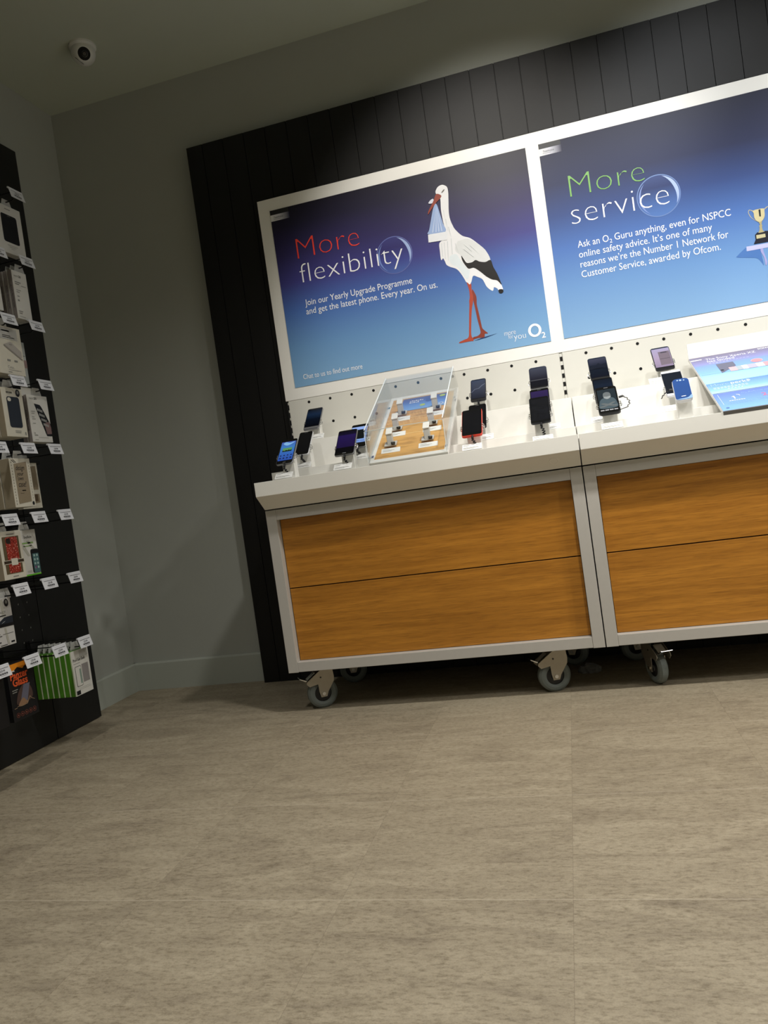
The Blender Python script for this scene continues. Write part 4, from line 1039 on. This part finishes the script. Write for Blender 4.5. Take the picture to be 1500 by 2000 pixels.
# ------------------------------------------------------------------ ceiling camera
def dome_camera():
    t = thing('dome_camera', 'white dome security camera with a black lens under the ceiling', 'security camera', (-0.513, 0.178, HC), (0, 0, 0))
    MB().lathe([(0.047, 0.0), (0.047, -0.006), (0.044, -0.010), (0.040, -0.012)], 'Z', 40).build('mount', mat('camera_white', 'c9c9c2', 0.5), t, smooth=False)
    aim = Vector((0.55, -0.75, -0.62)).normalized()
    q = Vector((0, 0, 1)).rotation_difference(aim).to_euler()
    prof = [(0.0005, -0.042)] + [(0.042*math.cos(R(a)), 0.042*math.sin(R(a))) for a in range(-80, 58, 6)] + [(0.0225, 0.0350)]
    MB().lathe(prof, 'Z', 40).build('ball_housing', mat('camera_white', 'c9c9c2', 0.5), t, (0, 0, -0.024), q, smooth=True)
    MB().lathe([(0.0215, 0.0340), (0.0205, 0.0370), (0.0120, 0.0378)], 'Z', 32).build('lens_plate', mat('camera_black', '050505', 0.55, spec=0.2), t, (0, 0, -0.024), q)
    MB().lathe([(0.0105, 0.0375), (0.0105, 0.0400), (0.0085, 0.0405), (0.0060, 0.0385)], 'Z', 28).build('lens', mat('camera_lens', '141515', 0.2), t, (0.0015, 0, -0.025), q)
    b = MB().box((-0.016, -0.0305, 0.0270), (0.016, -0.0290, 0.0296))
    b.build('slit', HOLE, t, (0, 0, -0.024), q)
dome_camera()

# ------------------------------------------------------------------ crumpled lump under the counters
def lump():
    b = MB(); bmesh.ops.create_icosphere(b.bm, subdivisions=3, radius=1.0)
    rnd = random.Random(3)
    for v in b.bm.verts:
        k = 1 + rnd.uniform(-0.16, 0.12)
        v.co = Vector((v.co.x*0.038*k, v.co.y*0.022*k, max(0, v.co.z*0.030*k)))
    o = b.build('crumpled_wrapper', mat('crumpled_film', '6a6a68', 0.5, var=0.3), None, (0.945, 0.262, 0))
    tag(o, 'small crumpled grey wrapper on the floor in the shade under the counters', 'wrapper')
lump()

# ------------------------------------------------------------------ accessory wall on the left
XP = -0.8320
def accessory_panel():
    t = thing('accessory_panel', 'tall black accessory panel with hooks standing against the left wall', 'wall panel', (X0+0.001, 0, 0))
    w = XP-X0-0.001
    MB().box((0, -0.0905, 0.003), (w, 0.1507, 2.1041), 0.001).build('board', BLACKW, t)
    MB().box((0, -1.05, 0.003), (w, -0.0945, 2.1041), 0.001).build('board', BLACKW, t)
    b = MB()
    for y in (-0.1425, -0.1830):
        for k in range(5):
            z = 0.3130+0.0428*k
            b.prism([(w+0.0003, y-0.0016, z-0.002), (w+0.0003, y+0.0012, z-0.001), (w+0.0003, y+0.0018, z+0.0036), (w+0.0003, y-0.0006, z+0.0030)], (0.0006, 0, 0))
    b.build('slot_edges', mat('worn_slot_edge', '6e6e68', 0.5), t)
    b = MB()
    for k, z in enumerate((1.77, 1.56, 1.35, 1.16, 0.955, 0.745, 0.540, 0.330)):
        b.box((w, -1.04, z-0.004), (w+0.007, 0.02, z+0.004), 0.001)
    b.build('hook_rail', mat('black_rail', '131312', 0.35), t)
accessory_panel()

HOOKS = []
def hook(y, ztop, price, label, shift=0.0):
    loc = (XP+0.0070, y, ztop)
    if HOOKS:
        t = dup(HOOKS[0], loc, None, label, 'price-tagged hooks')
        return t
    t = thing('display_hook', label, 'display hook', loc, (0, 0, 0), 'price-tagged hooks')
    wm = mat('hook_wire', '1b1b1b', 0.3, metal=0.6)
    L = 0.213
    b = MB()
    b.tube([(0, 0, -0.030), (L-0.018, 0, -0.030), (L-0.008, 0, -0.024)], 0.0020, 8)
    b.tube([(0, 0, -0.003), (L-0.002, 0, -0.003)], 0.0016, 8)
    b.box((-0.0005, -0.008, -0.037), (0.003, 0.008, 0.003), 0.0006)
    b.build('wire', wm, t)
    tau = R(15)
    p = MB(); p.slab(rect(-0.031, -0.0340, 0.031, -0.0020), 0.0, 0.0009)
    p.tube([(-0.031, -0.0010, -0.0012), (0.031, -0.0010, -0.0012)], 0.0030, 10)
    p.box((-0.031, -0.0065, 0.0009), (0.031, -0.0045, 0.0018))
    c = p.build('price_tag', mat('tag_white', 'd9dade', 0.5, var=0.01), t, (L, 0, 0), (PI/2-tau, 0, PI/2))
    pr = MB()
    for k in range(13):
        pr.flat(rect(-0.015+0.0026*k, -0.0265, -0.0138+0.0026*k+0.0006*(k % 3), -0.0215), 0.0012)
    pr.flat(rect(-0.024, -0.0098, 0.026, -0.0086), 0.0012)
    pr.flat(rect(-0.010, -0.0295, 0.014, -0.0288), 0.0012)
    bars = pr.build('barcode', INKK, c)
    text('price_print', [('£29.99', -0.0085, -0.0190, 0.0190, 0.0085)], INKK, c, 0.0013, weight=0.01)
    HOOKS.append(t); return t
C1, C2_, C3, C4 = -0.175, -0.297, -0.418, -0.540
RZ = (1.796, 1.583, 1.377, 1.188, 0.982, 0.770, 0.566, 0.356)
HK = [(C1, 0, 'topmost price-tagged hook, above the white box with the black window'),
      (C2_, 0, 'top-row price-tagged hook at the photo edge'),
      (C1, 1, 'rightmost price-tagged hook of the second row, overlapping the white window box'),
      (C2_, 1, 'second-row price-tagged hook at the photo edge'),
      (C2_, 2, 'third-row price-tagged hook left of the slim white cartons'),
      (C1, 2, 'rightmost price-tagged hook of the third row, below the slim white cartons'),
      (C2_, 3, 'fourth-row price-tagged hook overlapping the carton with a slanted phone drawing'),
      (C1, 3, 'rightmost price-tagged hook of the fourth row, empty edge beside the grey wall'),
      (C3, 4, 'fifth-row price-tagged hook cut off by the photo edge'),
      (C2_, 4, 'middle price-tagged hook of the fifth row, below the carton with the black case'),
      (C1, 4, 'rightmost price-tagged hook of the fifth row, below the carton picturing a tilted phone'),
      (C3, 5, 'left price-tagged hook of the sixth row, above the red glitter case'),
      (C2_, 5, 'middle price-tagged hook of the sixth row, above the green-edged carton'),
      (C1, 5, 'empty rightmost price-tagged hook of the sixth row'),
      (C3, 6, 'left price-tagged hook of the seventh row, above the carton with a flat black phone'),
      (C2_, 6, 'empty middle price-tagged hook of the seventh row'),
      (C1, 6, 'empty rightmost price-tagged hook of the seventh row'),
      (C4, 7, 'bottom-row price-tagged hook cut off by the photo edge'),
      (C3, 7, 'bottom-row price-tagged hook over the black and orange carton'),
      (C2_, 7, 'bottom-row price-tagged hook over the green cartons'),
      (C1, 7, 'rightmost bottom-row price-tagged hook over the white-fronted carton')]
for y, r, lab in HK: hook(y, RZ[r], '', lab)

CW = mat('white_carton', 'cfcdc6', 0.5, var=0.02); CCR = mat('cream_carton', 'cdc8b8', 0.55, var=0.03)
CBE = mat('beige_carton_side', '9f937c', 0.6, var=0.05); CGR = mat('grey_carton_side', '88807c', 0.6)
CGREEN = mat('green_carton', '4f8a22', 0.5, var=0.05); CBLK = mat('black_carton', '141416', 0.45)
PICK = mat('picture_black_case', '0e0f12', 0.5); PICN = mat('picture_navy_case', '20262f', 0.5)
def carton(x, y0, y1, z0, z1, d, m, label, group=None, tab=None, name='carton'):
    """hanging carton, front face at x; local XY = the front"""
    t = thing(name, label, 'carton', (x, y0, z0), SIDE, group)
    w, h = y1-y0, z1-z0
    MB().box((0, 0, -d), (w, h, 0), 0.0008).build('box', m, t)
    if tab:
        tb = MB(); cx = tab-y0
        tb.slab([(cx-0.022, h-0.004), (cx+0.022, h-0.004), (cx+0.022, h+0.006), (cx+0.015, h+0.026), (cx-0.015, h+0.026), (cx-0.022, h+0.006)], -d*0.5-0.0008, -d*0.5+0.0006)
        tb.build('hang_tab', mat('clear_grey_tab', 'b9b9b4', 0.4), t)
    return t, w, h
Z_ = 0.0007
def lines(t, rows, m=None, name='small_print'):
    printed(name, [rect(a, v, b, v+hh) for a, b, v, hh in rows], Z_, m or INKGR, t)
# row 1
t, w, h = carton(-0.640, -0.247, -0.131, 1.592, 1.748, 0.024, CW, 'white carton with a tall black window, topmost on the accessory panel', None, C1)
printed('black_window', [rrect(0.024, 0.036, w-0.023, h-0.030, 0.007)], Z_, PICK, t)
printed('window_glint', [rect(0.052, h-0.0345, 0.066, h-0.0335)], Z_+0.0004, INKGR, t)
lines(t, [(0.045, 0.070, h-0.014, 0.003), (0.036, 0.080, 0.026, 0.0014), (0.044, 0.072, 0.021, 0.0014), (0.050, 0.066, 0.016, 0.0012)])
# row 2
for i, lab in enumerate(('front slim white carton with grey spine, third row', 'second slim white carton of the third-row stack', 'rear slim white carton of the third-row stack')):
    X = -0.634-0.0175*i
    t, w, h = carton(X, -0.221, -0.156, 1.384, 1.537, 0.0145, CW, lab, 'slim white cartons with grey spines', C1)
    MB().box((-0.0006, 0.001, -0.0140), (0.0002, h-0.001, -0.0006)).build('grey_spine', CGR, t)
    q = text('spine_print', [('ADDED PROTECTION', 0, 0, 0.072, 0.0085)], INKK, t, 0.0)
    q.matrix_local = Matrix(((0, 0, -1, -0.0009), (-1, 0, 0, h*0.70), (0, 1, 0, -0.0105), (0, 0, 0, 1)))
    if i == 0:
        text('brand_print', [('tech', 0.008, h-0.020, 0.018, 0.010)], INKGR, t, Z_); text('brand_print', [('21', 0.028, h-0.020, 0.010, 0.010)], INKK, t, Z_, weight=0.03)
        lines(t, [(0.008, 0.034, h-0.038, 0.003), (0.008, 0.026, h-0.044, 0.003), (0.034, 0.056, h-0.046, 0.0016), (0.010, 0.030, 0.090, 0.002), (0.010, 0.024, 0.084, 0.002), (0.010, 0.020, 0.070, 0.003), (0.010, 0.018, 0.055, 0.006), (0.008, 0.026, 0.022, 0.003), (0.008, 0.022, 0.016, 0.003), (0.008, 0.034, 0.006, 0.0014)])
t, w, h = carton(-0.636, -0.345, -0.278, 1.395, 1.545, 0.016, CW, 'pale carton at the photo edge left of the slim white cartons', None, C2_)
lines(t, [(0.010, 0.050, h-0.020, 0.004), (0.010, 0.055, 0.090, 0.0015)])
# row 3
for i in range(3):
    X = -0.632-0.016*i
    t, w, h = carton(X, -0.338, -0.229, 1.197-0.001*i, 1.345-0.001*i, 0.0145, CCR, ('cream carton with a slanted phone drawing and the word Case', 'second cream carton behind the slanted phone drawing', 'rear cream carton behind the slanted phone drawing')[i], 'cream cartons of the fourth row', C2_)
    if i == 0:
        printed('grey_header', [rect(0.004, h-0.040, w-0.016, h-0.006)], Z_, mat('pale_grey_print', 'b2b0aa', 0.5), t)
        printed('drawn_phone', [[(0.030, 0.090), (0.060, 0.102), (0.102, 0.076), (0.102, 0.058), (0.090, 0.056)]], Z_+0.0003, mat('drawn_phone_grey', 'aaa49c', 0.5), t)
        printed('drawn_edge', [[(0.030, 0.090), (0.034, 0.090), (0.104, 0.052), (0.104, 0.050), (0.098, 0.050), (0.030, 0.086)], rrect(0.052, 0.091, 0.066, 0.095, 0.002, 3)], Z_+0.0006, mat('drawn_edge_grey', '8f8a82', 0.5), t)
        lines(t, [(0.028, 0.062, h-0.016, 0.004), (0.030, 0.064, h-0.030, 0.0022), (0.030, 0.080, h-0.035, 0.0022), (0.036, 0.050, 0.040, 0.006), (0.066, 0.080, 0.040, 0.006), (0.036, 0.090, 0.013, 0.0012), (0.034, 0.050, 0.006, 0.0022)])
        text('word_print', [('Case.', 0.034, 0.018, 0.028, 0.013)], INKGR, t, Z_, weight=-0.012)
t, w, h = carton(-0.700, -0.215, -0.131, 1.187, 1.332, 0.016, mat('pale_blue_carton', 'b4b9b6', 0.5), 'pale carton with a pinkish band, hanging behind the slanted phone drawing', None, C1)
printed('pink_band', [rect(0, 0.060, w, 0.086)], Z_, mat('pinkish_print', '9a827c', 0.5), t)
lines(t, [(w-0.016, w-0.004, 0.098, 0.003)])
# row 4
for i in range(3):
    t, w, h = carton(-0.640-0.024*i, -0.340, -0.251, 1.006, 1.156, 0.0215, CCR, ('cream carton picturing a plain black phone case', 'second cream carton behind the one with the black case', 'third cream carton behind the one with the black case')[i], 'cream cartons with a black case picture', C2_)
    MB().box((-0.0006, 0.001, -0.0205), (0.0002, h-0.001, -0.0008)).build('beige_spine', CBE, t)
    if i == 0:
        printed('pictured_case', [rrect(0.018, 0.028, w-0.018, h-0.027, 0.008)], Z_, PICN, t)
        printed('case_cutout', [rrect(0.021, h-0.042, 0.036, h-0.030, 0.006)], Z_+0.0004, CCR, t)
        text('word_print', [('wecase', 0.019, h-0.017, 0.026, 0.011)], INKK, t, Z_, weight=0.01)
        printed('round_badge', [disc(w-0.020, h-0.014, 0.0090, 0.0115, 28)], Z_, INKK, t)
        printed('badge_ring', [disc(w-0.020, h-0.0125, 0.0042, 0.0055, 20)], Z_+0.0004, INKGR, t)
        lines(t, [(0.036, 0.062, 0.017, 0.002), (0.036, 0.060, 0.012, 0.0025), (w-0.012, w-0.007, 0.006, 0.010)])
for i in range(2):
    t, w, h = carton(-0.640-0.018*i, -0.2320, -0.1385, 0.993, 1.143, 0.0165, CW, ('white carton picturing a tilted black phone with app icons', 'second white carton behind the tilted phone picture')[i], 'white cartons with a tilted phone picture', C1)
    MB().box((-0.0006, 0.001, -0.0155), (0.0002, h-0.001, -0.0008)).build('grey_spine', CGR, t)
    q = text('spine_print', [('ADDED PROTECTION', 0, 0, 0.066, 0.0085)], INKK, t, 0.0)
    q.matrix_local = Matrix(((0, 0, -1, -0.0009), (-1, 0, 0, h*0.68), (0, 1, 0, -0.0115), (0, 0, 0, 1)))
    if i == 0:
        pt = mat('tab_white', 'c4c2bc', 0.5)
        MB().slab([(-0.006, h-0.004), (w-0.022, h-0.004), (w-0.022, h+0.024), (-0.006, h+0.024)], -0.012, -0.0105).build('hang_card', pt, t)
        text('brand_print', [('tech', 0.010, h-0.014, 0.019, 0.010)], INKGR, t, Z_); text('brand_print', [('21', 0.031, h-0.014, 0.011, 0.010)], INKK, t, Z_, weight=0.03)
        ph = [(0.030, h-0.028), (0.052, h-0.031), (0.060, h-0.040), (w, 0.062), (w, 0.018), (0.064, 0.018)]
        ph = [(0.028, h-0.027), (0.054, h-0.030), (0.060, h-0.036), (w-0.0005, 0.058), (w-0.0005, 0.020), (0.068, 0.020)]
        printed('pictured_phone', [ph], Z_, PICK, t)
        ic = []
        for r in range(4):
            for c in range(4):
                a, b = 0.0385+0.0062*c+0.0068*r, h-0.042-0.0015*c-0.0155*r
                ic.append(rect(a, b-0.0075, a+0.0046, b))
        printed('app_icons', ic, Z_+0.0003, mat('icon_pale', '9a9a96', 0.5), t)
        printed('screen_glow', [[(0.062, 0.060), (0.086, 0.068), (w-0.001, 0.050), (w-0.001, 0.028), (0.070, 0.026)]], Z_+0.0002, mat('icon_mauve', '7a625f', 0.5), t)
        lines(t, [(0.010, 0.028, 0.096, 0.002), (0.010, 0.024, 0.090, 0.002), (0.010, 0.022, 0.078, 0.002), (0.010, 0.026, 0.072, 0.002), (0.010, 0.024, 0.058, 0.002), (0.010, 0.016, 0.026, 0.003), (0.010, 0.026, 0.020, 0.003), (0.028, 0.076, 0.014, 0.001), (0.010, 0.026, 0.006, 0.0016)])
# row 5
for i in range(2):
    t, w, h = carton(-0.634-0.040*i, -0.358, -0.271, 0.790, 0.9385, 0.036, CCR, ('cream carton with a clear window and handwriting design your own case', 'beige carton behind the one with handwriting')[i], 'cream cartons with a clear window', C2_)
    MB().box((-0.0006, 0.001, -0.035), (0.0002, h-0.001, -0.0008)).build('beige_spine', CBE, t)
    if i == 0:
        printed('case_window', [[(0.016, 0.010), (w-0.017, 0.016), (w-0.017, h-0.010), (0.016, h-0.017)]], Z_, mat('brown_clear_case', '8d7f68', 0.35), t)
        text('handwriting', [('design', 0.021, h-0.036, 0.036, 0.022), ('your', 0.024, h-0.053, 0.026, 0.018), ('own', 0.025, h-0.067, 0.022, 0.018), ('case!', 0.023, h-0.087, 0.032, 0.024)], INKK, t, Z_+0.0004, shear=0.2)
        lines(t, [(0.036, 0.052, h-0.100, 0.003), (0.028, 0.044, h-0.107, 0.001)], INKK)
        printed('border_dots', [rect(0.0055, 0.008+0.009*k, 0.0075, 0.012+0.009*k) for k in range(15)] + [rect(w-0.0085, 0.024+0.009*k, w-0.0070, 0.028+0.009*k) for k in range(13)], Z_, mat('border_grey', '6c6658', 0.5), t)
        printed('corner_stripes', [[(0.006, h-0.004), (0.009, h-0.004), (0.022, h-0.014), (0.019, h-0.014)], [(0.013, h-0.003), (0.016, h-0.003), (0.028, h-0.013), (0.025, h-0.013)]], Z_, INKK, t)
        printed('round_badge', [disc(w-0.010, 0.010, 0.0048, 0.0058, 20)], Z_, INKK, t)
t, w, h = carton(-0.722, -0.222, -0.132, 0.789, 0.938, 0.020, CCR, 'half hidden cream carton right of the handwriting one', None, C1)
printed('case_window', [[(0.014, 0.012), (w-0.008, 0.018), (w-0.008, h-0.010), (0.014, h-0.016)]], Z_, mat('brown_clear_case', '8d7f68', 0.35), t)
printed('paper_sleeve', [rect(0.014, 0.046, w-0.004, 0.060)], Z_+0.0004, CCR, t)
printed('brown_patch', [rect(0.030, 0.022, w-0.016, 0.046)], Z_+0.0003, mat('brown_patch', '54432f', 0.5), t)
# row 6
for i in range(1):
    t, w, h = carton(-0.634, -0.446, -0.357, 0.582, 0.7230, 0.030, CCR, 'carton with a red glitter phone case showing through its window', None, C3)
    MB().box((-0.0006, 0.001, -0.029), (0.0002, h-0.001, -0.0008)).build('beige_spine', CBE, t)
    printed('window', [rect(0.010, 0.016, w-0.012, h-0.016)], Z_, mat('brown_window', '5d5038', 0.4), t)
    printed('glitter_case', [rrect(0.022, 0.018, w-0.020, h-0.018, 0.006)], Z_+0.0003, glitter('red_glitter'), t)
    printed('case_cutout', [rrect(0.024, h-0.037, 0.042, h-0.021, 0.005)], Z_+0.0006, mat('dark_brown_cutout', '241a12', 0.5), t)
    printed('ribbon_bow', [rect(0.034, 0.040, 0.060, 0.060)], Z_+0.0009, CCR, t)
    printed('ribbon', [rect(0.006, 0.046, w-0.004, 0.055)], Z_+0.0006, mat('ribbon_brown', '3a2c1c', 0.5), t)
    printed('ribbon_edge', [rect(0.006, 0.0548, w-0.004, 0.0562), rect(0.006, 0.0448, w-0.004, 0.0462)], Z_+0.0008, CCR, t)
    lines(t, [(0.030, 0.060, h-0.011, 0.003), (0.034, 0.056, 0.006, 0.003)])
t, w, h = carton(-0.664, -0.362, -0.258, 0.580, 0.7210, 0.014, CW, 'white carton with a phone picture and a bright green lower edge', None, C2_)
printed('green_edge', [rect(0, 0, w, 0.0045)], Z_, mat('bright_green_print', '62b82c', 0.5), t)
text('brand_print', [('belkin', 0.052, h-0.026, 0.032, 0.012)], INKK, t, Z_)
printed('dotted_mark', [disc(0.045+0.003*(k % 3), h-0.016-0.004*(k//3), 0.0008, n=6) for k in range(9)], Z_, INKGR, t)
for o in ([(0.058, h-0.034), (0.070, h-0.034), (0.094, 0.078), (0.082, 0.078)], [(0.034, 0.096), (0.048, 0.096), (0.068, 0.060), (0.058, 0.060)]): printed('grey_band', [o], Z_, mat('band_grey', 'aaa89c', 0.5), t)
lines(t, [(0.040, 0.088, 0.098, 0.005), (0.044, 0.080, 0.090, 0.003)], mat('green_words', '7f9f5e', 0.5), 'green_words')
printed('pictured_phone', [rrect(0.070, 0.006, w-0.0008, 0.080, 0.006)], Z_+0.0003, PICK, t)
printed('phone_screen', [rect(0.0755, 0.007, w-0.0010, 0.066)], Z_+0.0006, mat('teal_screen_print', '47686a', 0.5), t)
printed('app_icons', [disc(0.083+0.012*(k % 2), 0.060-0.0125*(k//2), 0.0038, n=12) for k in range(8)], Z_+0.0009, mat('icon_mint', '9fb8b2', 0.5), t)
printed('app_icon', [disc(0.084, 0.0235, 0.0042, n=12)], Z_+0.0011, mat('icon_plum', '7a4a72', 0.5), t)
lines(t, [(0.046, 0.066, 0.014, 0.001), (0.046, 0.066, 0.010, 0.001)])
# row 7
t, w, h = carton(-0.660, -0.502, -0.410, 0.395, 0.5330, 0.018, mat('grey_white_carton', 'c2c0bc', 0.5, var=0.04), 'white carton picturing a black phone lying flat, seventh row', None, C3)
MB().box((-0.0006, 0.001, -0.017), (0.0002, h-0.001, -0.0008)).build('grey_spine', CGR, t)
printed('pictured_phone', [[(0.022, 0.064), (0.058, 0.082), (w-0.001, 0.083), (w-0.001, 0.057), (0.026, 0.058)]], Z_, PICN, t)
printed('phone_edge', [[(0.022, 0.064), (0.026, 0.065), (w-0.001, 0.063), (w-0.001, 0.054), (0.026, 0.056), (0.022, 0.058)]], Z_+0.0003, PICK, t)
printed('phone_button', [smooth_outline([(0.044, 0.0655), (0.052, 0.068), (0.060, 0.0715), (0.052, 0.0700)])], Z_+0.0006, mat('button_silver', '8f9596', 0.4), t)
printed('round_badge', [disc(w-0.018, h-0.015, 0.0085, 0.0115, 28)], Z_, INKK, t)
printed('badge_ring', [disc(w-0.018, h-0.0130, 0.0042, 0.0055, 20)], Z_+0.0004, INKGR, t)
text('word_print', [('IMPACT', 0.024, h-0.044, 0.044, 0.009)], INKGR, t, Z_)
for o in ([(0.050, h-0.004), (0.060, h-0.004), (0.062, 0.084), (0.052, 0.084)], [(0.052, 0.052), (0.060, 0.052), (0.066, 0.004), (0.058, 0.004)]): printed('grey_band', [o], Z_, mat('band_grey', 'aaa89c', 0.5), t)
lines(t, [(0.036, 0.050, h-0.014, 0.006), (0.030, 0.066, h-0.052, 0.003), (0.018, 0.034, 0.036, 0.002), (0.018, 0.040, 0.030, 0.002), (0.044, 0.086, 0.034, 0.001), (0.016, 0.028, 0.018, 0.003), (0.016, 0.034, 0.012, 0.003), (0.030, 0.056, 0.003, 0.002), (w-0.020, w-0.006, 0.006, 0.005)], INKK)
# row 8
def black_orange(x, y0, y1, label):
    t, w, h = carton(x, y0, y1, 0.180, 0.345, 0.016, CBLK, label, None, None)
    printed('orange_band', [[(0.003, h-0.002), (w-0.004, h-0.002), (w-0.004, h-0.012), (0.070, h-0.016), (0.060, h-0.022), (0.040, h-0.014), (0.020, h-0.024), (0.003, h-0.024)]], Z_, mat('orange_print', 'e08a1c', 0.5), t)
    return t, w, h
t, w, h = black_orange(-0.640, -0.487, -0.385, 'black carton with big orange lettering and a phone picture')
text('brand_print', [('Panzer', 0.008, h-0.046, 0.070, 0.030), ('Glass', 0.014, h-0.066, 0.060, 0.030)], mat('orange_red_print', 'd4562a', 0.5), t, Z_, weight=0.03)
text('small_words', [('ORIGINAL', 0.008, h-0.024, 0.020, 0.006)], INKW, t, Z_+0.0004, weight=0.02)
printed('small_words', [rect(0.008, h-0.078, 0.030, h-0.0755), rect(0.008, h-0.084, 0.026, h-0.0815)], Z_, INKGR, t)
printed('pictured_glow', [smooth_outline([(0.020, 0.046), (0.060, 0.044), (0.085, 0.056), (0.080, 0.086), (0.055, 0.098), (0.030, 0.078)])], Z_, mat('brown_glow', '4a3832', 0.5), t)
printed('pictured_glass', [[(0.030, 0.042), (0.060, 0.044), (0.080, 0.096), (0.054, 0.096)]], Z_+0.0003, mat('glass_blue', '62616f', 0.4), t)
printed('pictured_hand', [smooth_outline([(0.024, 0.044), (0.044, 0.060), (0.056, 0.050), (0.064, 0.044), (0.050, 0.040), (0.034, 0.040)])], Z_+0.0006, mat('hand_tan', '8a6a50', 0.5), t)
printed('zigzag_line', [[(0.006, 0.038), (0.016, 0.038), (0.019, 0.042), (0.036, 0.039), (0.058, 0.040), (0.066, 0.052), (0.072, 0.058), (0.078, 0.050), (0.090, 0.044), (0.090, 0.043), (0.078, 0.049), (0.072, 0.056), (0.067, 0.051), (0.059, 0.039), (0.036, 0.038), (0.019, 0.041), (0.016, 0.037), (0.006, 0.037)]], Z_+0.0009, mat('line_tan', 'a89070', 0.5), t)
ring = MB()
for k in range(5):
    cx, cy, n = 0.018+0.0165*k, 0.016, 20
    for j in range(n):
        a0, a1 = 2*PI*j/n, 2*PI*(j+1)/n
        ring.poly([(cx+0.0068*math.cos(a0), cy+0.0068*math.sin(a0), Z_), (cx+0.0068*math.cos(a1), cy+0.0068*math.sin(a1), Z_), (cx+0.0060*math.cos(a1), cy+0.0060*math.sin(a1), Z_), (cx+0.0060*math.cos(a0), cy+0.0060*math.sin(a0), Z_)])
    ring.poly([(cx-0.002, cy-0.002, Z_), (cx+0.002, cy-0.002, Z_), (cx+0.002, cy+0.002, Z_), (cx-0.002, cy+0.002, Z_)])
ring.build('round_icons', mat('icon_rust', '8a4a3c', 0.5), t)
t, w, h = carton(-0.636, -0.600, -0.512, 0.180, 0.330, 0.040, CBLK, 'plain black carton at the photo edge left of the orange lettering', None, None)
for i in range(7):
    X = -0.6400-0.0208*i
    t, w, h = carton(X, -0.2135, -0.1270, 0.1720, 0.3170, 0.0195, CGREEN, ('green carton with a white front, foremost of the green stack', 'second green carton of the bottom-row stack', 'third green carton of the bottom-row stack', 'fourth green carton of the bottom-row stack', 'fifth green carton of the bottom-row stack', 'sixth green carton of the bottom-row stack', 'rearmost green carton of the bottom-row stack')[i], 'green cartons on the bottom row', C1)
    MB().box((0.0002, 0.0006, -0.0003), (w-0.0002, h-0.0006, 0.0006)).build('white_front', CW, t)
    MB().box((-0.0005, 0.0006, -0.0034), (0.0003, h-0.0006, -0.0003)).build('white_edge', mat('pale_green_edge', 'b7c79c', 0.5), t)
    if i == 0:
        z = 0.0010
        printed('grey_header', [rect(0.040, h-0.026, w-0.004, h-0.004)], z, mat('pale_grey_print', 'b2b0aa', 0.5), t)
        text('word_print', [('Pro-I Gel Shell', 0.006, h-0.036, 0.058, 0.014)], INKK, t, z+0.0004)
        lines(t, [(0.006, 0.040, h-0.044, 0.0018)])
        printed('pictured_case', [rrect(0.010, 0.028, 0.040, h-0.052, 0.004)], z, INKK, t)
        printed('case_inside', [rrect(0.0115, 0.0295, 0.0385, h-0.0535, 0.0035)], z+0.0003, CW, t)
        printed('case_tint', [rect(0.030, 0.036, 0.0370, h-0.062)], z+0.0006, mat('case_teal', '7f9488', 0.5), t)
        printed('grey_case', [rect(0.044, 0.036, w-0.010, h-0.050)], z, mat('grey_case_print', '8a8583', 0.5), t)
        printed('fine_print', [rect(0.018, 0.0215, w-0.012, 0.0222), rect(0.018, 0.017, w-0.010, 0.0177)], z, INKGR, t)
        printed('black_stamp', [rect(0.003, 0.003, 0.022, 0.016)], z, INKK, t)
